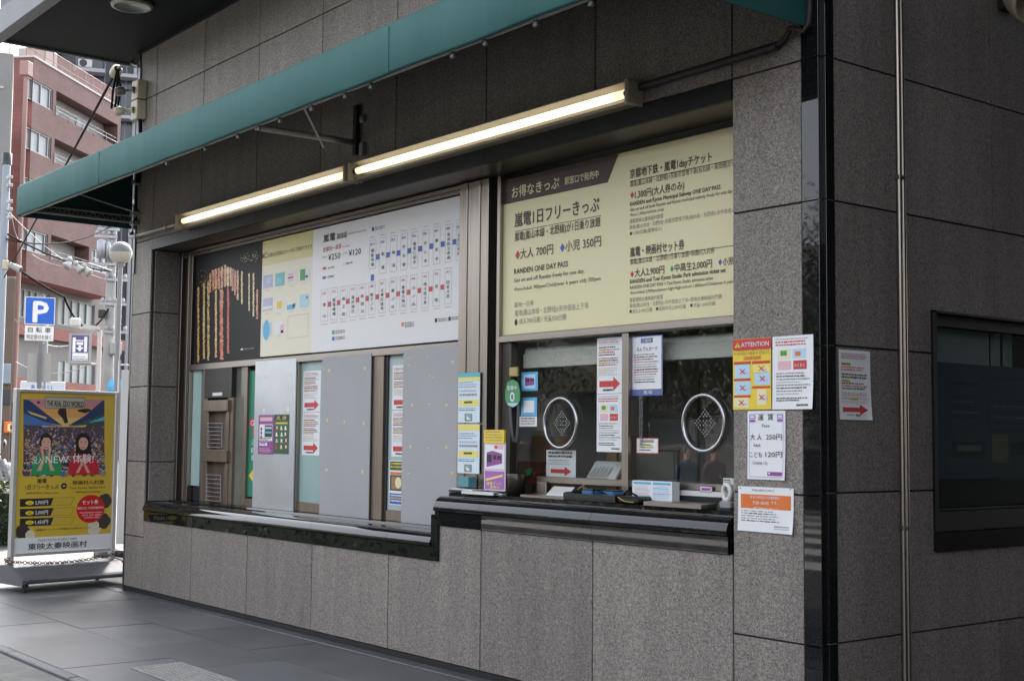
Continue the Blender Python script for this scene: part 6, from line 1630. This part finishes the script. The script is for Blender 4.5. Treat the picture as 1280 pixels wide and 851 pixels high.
bn = empty('banner_stand', at(153, 690, 14.5).xy.to_3d(), 'narrow white upright banner with blue and green print behind the building corner', 'banner')
NP = facing(153, 600, 14.5); a = NP.st(151.5, 470); q = NP.st(156.5, 470)
s = Sheet(NP); s.x0, s.x1, s.y0, s.y1 = a[0], a[0]+.45, .12, NP.st(152, 462)[1]; s.box(s.x0, s.x1, s.y0, s.y1, -.003, 0, mat('banner_white', (.74, .75, .76), .6))
s.fr(.28, .0, 1, .08, GREEN); s.fr(.28, .12, 1, .30, WHITE); s.ft('駅', .35, .2, .9, .06, RED, .02); s.fr(.28, .36, .9, .45, GREEN); s.fr(.28, .45, 1, .7, BLUE); s.fr(.28, .7, 1, .95, mat('banner_navy', (.03, .05, .12), .5))
s.done('cloth', None, None, parent=bn)
m = Face(NP); m.tube([(a[0]-.02, 0, 0), (a[0]-.02, s.y1+.1, 0)], .014, WPLAS, 10); m.tube([(a[0]-.02, s.y1+.05, 0), (a[0]+.46, s.y1+.05, 0)], .008, WPLAS, 8); m.build('pole', bn, NP.mw)
m = Face(NP); m.lathe([(0, .20), (.05, .20), (.07, .05)], (a[0]-.02, 0, 0), (0, 1, 0), BLK_PL, 24); m.build('foot', bn, NP.mw)
RS = facing(144, 483, 33); a = RS.st(145, 483); m = Face(RS); m.lathe([(0, .20), (.012, .20), (.013, .0)], (a[0], a[1], 0), (0, 0, 1), SKYB, 28); m.tube([(a[0], -.13, -.05), (a[0], a[1]+.2, -.05)], .035, FRAME, 10)
o = m.build('round_sign', None, RS.mw); tag(o, 'round blue road sign half hidden behind the lamp post', 'road sign')

# ================================================================== AROUND THE CAMERA (mirrored in glass and stone, or unseen and added for shade)
# unseen house block behind the station, added to keep the sun off the pavement
m = MB(); m.box(-13.3, -9.3, 4.6, 9.2, -.13, 10.2, noisy('sun_block_render', (.30, .28, .25), (.36, .34, .31), .8, .8))
for k in range(3):
    for x in (-12.6, -10.9): m.box(x, x+1.1, 4.57, 4.6, 1.2+3*k, 2.6+3*k, DGL)
m.box(-13.5, -9.1, 4.4, 9.4, 10.2, 10.45, CONCW)
o = m.build('sun_block_house'); tag(o, 'unseen three storey beige block added behind the ticket office to block sun', 'building')
# unseen roof and hall block, added to keep the side wall in shade
CAN = noisy('shade_canopy_dark', (.035, .034, .034), (.05, .048, .046), 1, .7)
ca = empty('shade_canopy', (3.5, 6, 0), 'unseen dark roof added over the passage to shade the side wall', 'canopy')
m = MB(); m.box(.60, 4.9, -1.9, 16, 4.10, 4.25, CAN, .01); m.build('roof', ca)
for y in (1.0, 6.0, 11.0):
    m = MB(); m.tube([(4.6, y, -.01), (4.6, y, 4.1)], .07, PIPEG, 14); m.build('post', ca)
m = MB(); m.box(5.0, 12, -3.0, 16, -.01, 6.0, noisy('shade_hall_brown', (.06, .05, .045), (.085, .07, .06), 1, .7)); o = m.build('shade_hall'); tag(o, 'unseen dark brown block added across the passage to shade the side wall', 'building')

def tree(x, y, h, seed, label, lm, leaves=22000):
    rg = random.Random(seed)
    T = empty('street_tree', (x, y, -.131), label, 'tree', 'trees across the road')
    m = MB(); BK = noisy('tree_bark', (.05, .04, .03), (.08, .065, .05), 6, .9)
    m.tube([(x, y, -.13), (x+.05, y, h*.2), (x-.05, y+.05, h*.45)], [.15, .11, .07], BK, 10)
    tips = []
    for k in range(8):
        a = k*.785+rg.uniform(-.3, .3); ln = h*rg.uniform(.22, .36); z0 = h*rg.uniform(.25, .45)
        tip = Vector((x+math.cos(a)*ln, y+math.sin(a)*ln, z0+h*rg.uniform(.12, .45))); mid = Vector((x, y, z0)).lerp(tip, .5)+Vector((0, 0, .2))
        m.tube([(x, y, z0), mid, tip], [.045, .03, .012], BK, 7); tips += [tip, mid.lerp(tip, .5), mid]
    m.build('trunk', T)
    m = MB(); pts = []
    cl = [t_+Vector((rg.gauss(0, .4), rg.gauss(0, .4), rg.gauss(.2, .4))) for t_ in tips for _ in range(2)]+[Vector((x+rg.gauss(0, .8), y+rg.gauss(0, .8), h*rg.uniform(.6, 1.0))) for _ in range(14)]
    for k in range(leaves):
        c_ = rg.choice(cl); pts.append(c_+Vector((rg.gauss(0, .55), rg.gauss(0, .55), rg.gauss(-.1, .5))))
    leaf_cloud(m, pts, .13, lm, rg); m.build('crown', T)
DKL = [mat('evergreen_dark', (.022, .04, .018), .6), mat('evergreen_mid', (.035, .06, .022), .6), mat('evergreen_rust', (.06, .05, .02), .6)]
for i, (x, y, h, lab) in enumerate(((-16, -15.5, 6.0, 'dense dark evergreen by the road, mirrored in the right ticket pane'), (-11.5, -16.5, 5.6, 'rounded dark evergreen farther along the road'), (-26, -17, 6.6, 'tallest dark evergreen at the far end of the road'))):
    tree(x, y, h, 40+i, lab, DKL)
m = MB(); m.box(-45, 25, -30, -20, -.13, 5.8, noisy('terrace_render', (.09, .086, .08), (.13, .125, .118), .4, .8))
for k in range(22): m.box(-44+3.1*k, -42.4+3.1*k, -20, -19.97, 1.2, 2.6, DGL); m.box(-44+3.1*k, -42.4+3.1*k, -20, -19.97, 3.9, 5.1, DGL)
o = m.build('terrace_row'); tag(o, 'long grey terrace of houses on the far side of the road', 'building')
m = MB(); m.box(-30, 20, -18.6, -18.2, -.134, 1.1, noisy('low_stone_wall', (.035, .032, .028), (.055, .05, .045), 2, .85), .02); o = m.build('garden_wall'); tag(o, 'low grey garden wall running under the trees across the road', 'wall')

# unseen hedge by the kerb, added to darken the reflection in the black sill
rg = random.Random(77); KH = empty('added_hedge', (-16, -4.4, -.131), 'low dark hedge added out of view to darken the reflection in the black sill', 'hedge')
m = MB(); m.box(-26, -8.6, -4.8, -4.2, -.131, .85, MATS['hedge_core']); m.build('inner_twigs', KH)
m = MB(); leaf_cloud(m, [(rg.uniform(-26, -8.5), -4.5+rg.choice((-1, 1))*rg.uniform(.28, .38), rg.uniform(-.1, .9)) for k in range(3500)]+[(rg.uniform(-26, -8.5), rg.uniform(-4.8, -4.2), .88+rg.gauss(0, .03)) for k in range(2500)], .09, LG, rg); m.build('foliage', KH)
# ---- people
def skin_mesh(name, chain, edges):
    me = bpy.data.meshes.new(name); me.from_pydata([c[0] for c in chain], edges, []); o = bpy.data.objects.new(name, me); COL.objects.link(o)
    md = o.modifiers.new('skin', 'SKIN'); md.use_smooth_shade = True
    for i, c in enumerate(chain): me.skin_vertices[0].data[i].radius = c[1]; me.skin_vertices[0].data[i].use_root = (i == 0)
    sb = o.modifiers.new('sub', 'SUBSURF'); sb.levels = 2; sb.render_levels = 2
    bpy.context.view_layer.update()
    ev = o.evaluated_get(bpy.context.evaluated_depsgraph_get()); out = bpy.data.meshes.new_from_object(ev)
    bpy.data.objects.remove(o); bpy.data.meshes.remove(me)
    return out
def person(x, y, z, rot, label, top, legs, hair, seated=False, strap=None):
    S_ = .47 if seated else .90    # hip height
    dz = S_-.90
    C_ = [((0, 0, .90+dz), (.15, .11)), ((0, 0, 1.10+dz), (.145, .105)), ((0, .0, 1.30+dz), (.165, .115)), ((0, 0, 1.42+dz), (.09, .08)), ((0, .01, 1.49+dz), (.052, .055)), ((0, .02, 1.56+dz), (.072, .085)), ((0, .025, 1.64+dz), (.078, .098)), ((0, .02, 1.70+dz), (.05, .065))]
    E_ = [(i, i+1) for i in range(7)]
    for d in (-1, 1):
        b0 = len(C_)
        hip = (.095*d, 0, .86+dz)
        pts = [((.10*d, .22, .50), (.088, .085)), ((.105*d, .43, .50), (.062, .062)), ((.105*d, .42, .28), (.052, .055)), ((.105*d, .41, .08), (.036, .04)), ((.11*d, .50, .04), (.042, .03)), ((.11*d, .58, .03), (.035, .022))] if seated else [((.105*d, 0, .68), (.085, .088)), ((.105*d, .02, .48), (.058, .062)), ((.105*d, 0, .28), (.052, .056)), ((.105*d, -.01, .09), (.036, .04)), ((.115*d, .07, .04), (.042, .032)), ((.12*d, .16, .03), (.036, .022))]
        C_ += [(hip, (.10, .10))]+pts; E_ += [(0, b0)]+[(b0+k, b0+k+1) for k in range(6)]
        b0 = len(C_)
        arm = [((.19*d, 0, 1.385+dz), (.065, .065)), ((.235*d, -.02, 1.12+dz), (.048, .05)), ((.20*d, .16 if seated else .05, .92+dz), (.036, .038)), ((.15*d, .28 if seated else .10, .90+dz if seated else .80), (.03, .036)), ((.13*d, .34 if seated else .12, .885+dz if seated else .72), (.026, .036))]
        C_ += arm; E_ += [(2, b0)]+[(b0+k, b0+k+1) for k in range(4)]
    me = skin_mesh('person', C_, E_)
    for m_ in (mat('skin_tone', (.42, .26, .19), .5), top, legs, mat('dark_shoe', (.03, .028, .027), .5)): me.materials.append(m_)
    for p in me.polygons:
        c_ = p.center
        if c_.z > 1.47+dz: i = 0
        elif abs(c_.x) > .1 and c_.z < (.91+dz if not seated else .93+dz) and c_.z > .60+dz*.0 and (c_.y > .24 if seated else c_.z < .84 and abs(c_.x) > .14 and c_.z > .66): i = 0
        elif c_.z < .075: i = 3
        elif c_.z < (.88+dz): i = 2
        else: i = 1
        if seated and c_.z < .56 and c_.y > .1 and i == 1: i = 2
        p.material_index = i; p.use_smooth = True
    o = bpy.data.objects.new('person', me); COL.objects.link(o); o.matrix_world = Matrix.Translation((x, y, z)) @ Matrix.Rotation(rot, 4, 'Z')
    tag(o, label, 'person')
    hm = MB(); hz = 1.635+dz
    hm.ball((0, .004, hz+.012), .106, mat('hair_'+hair[0], hair[1], .6), 18, (.82, 1.02, 1.02)); hm.v = [(a, b_ if not (b_ > .055 and c_ < hz+.04) else .055, max(c_, hz-.075)) for a, b_, c_ in hm.v]
    h = hm.build('hair', o, o.matrix_world.copy())
    fm = MB()
    for d in (-1, 1): fm.ball((.031*d, .112, 1.628+dz), .010, INK, 8); fm.ball((.082*d, .02, 1.615+dz), .022, MATS['skin_tone'], 8, (.4, .7, 1.2))
    fm.ball((0, .125, 1.595+dz), .016, MATS['skin_tone'], 8, (.7, 1, 1.3)); fm.ball((0, .108, 1.555+dz), .018, mat('lip_tone', (.35, .12, .10), .5), 8, (1.3, .4, .35)); fm.build('face', o, o.matrix_world.copy())
    if strap:
        sm = MB(); sm.tube([(-.15, -.03, 1.41+dz), (-.09, -.125, 1.32+dz), (.05, -.135, 1.12+dz), (.16, -.10, .98+dz)], .014, strap, 8); sm.tube([(-.15, -.03, 1.41+dz), (-.08, .11, 1.33+dz), (.05, .13, 1.12+dz), (.16, .09, .98+dz)], .014, strap, 8); sm.build('bag_strap', o, o.matrix_world.copy())
    return o
def mirror(u, v, d): p = at(u, v, d); return Vector((p.x, .606-p.y, -.131))
p1, p2, = mirror(859, 580, 24), mirror(893, 580, 24.4)
NVY, MAR = noisy('navy_jacket', (.02, .028, .055), (.03, .04, .075), 5, .8), noisy('maroon_coat', (.075, .016, .02), (.10, .025, .028), 5, .8)
TRO = noisy('charcoal_trousers', (.03, .03, .032), (.045, .045, .048), 5, .8)
dirw = (p2-p1).normalized(); rot = math.atan2(dirw.y, dirw.x)
person(p1.x, p1.y, -.131, rot, 'seated person in a navy jacket mirrored in the right ticket pane', NVY, TRO, ('black', (.02, .016, .014)), True)
person(p2.x, p2.y, -.131, rot, 'seated grey haired person in a maroon coat with a tan bag strap', MAR, TRO, ('grey', (.38, .37, .36)), True, mat('tan_strap', (.38, .25, .10), .6))
bc = (p1+p2)/2; nb = Vector((-dirw.y, dirw.x, 0)); BPL = Plane((bc.x, bc.y, -.131), (dirw.x, dirw.y))
BN = bpy.data.objects.new('bench', None); COL.objects.link(BN); BN.matrix_world = BPL.mw.copy(); tag(BN, 'plain grey street bench under the two seated people', 'bench')
m = Face(BPL); m.box(-1.2, 1.2, .335, .375, -.24, .2, GALV, .01); m.build('seat', BN, BPL.mw)
for x in (-1.0, 1.0): m = Face(BPL); m.box(x-.04, x+.04, 0, .334, -.2, .16, GALV, .008); m.build('leg', BN, BPL.mw)
pw = at(2, 600, 46); person(pw.x, pw.y, -.131, R(200), 'dark clothed person walking on the far pavement at the left edge', mat('black_coat', (.018, .018, .02), .8), TRO, ('black', (.02, .016, .014)))
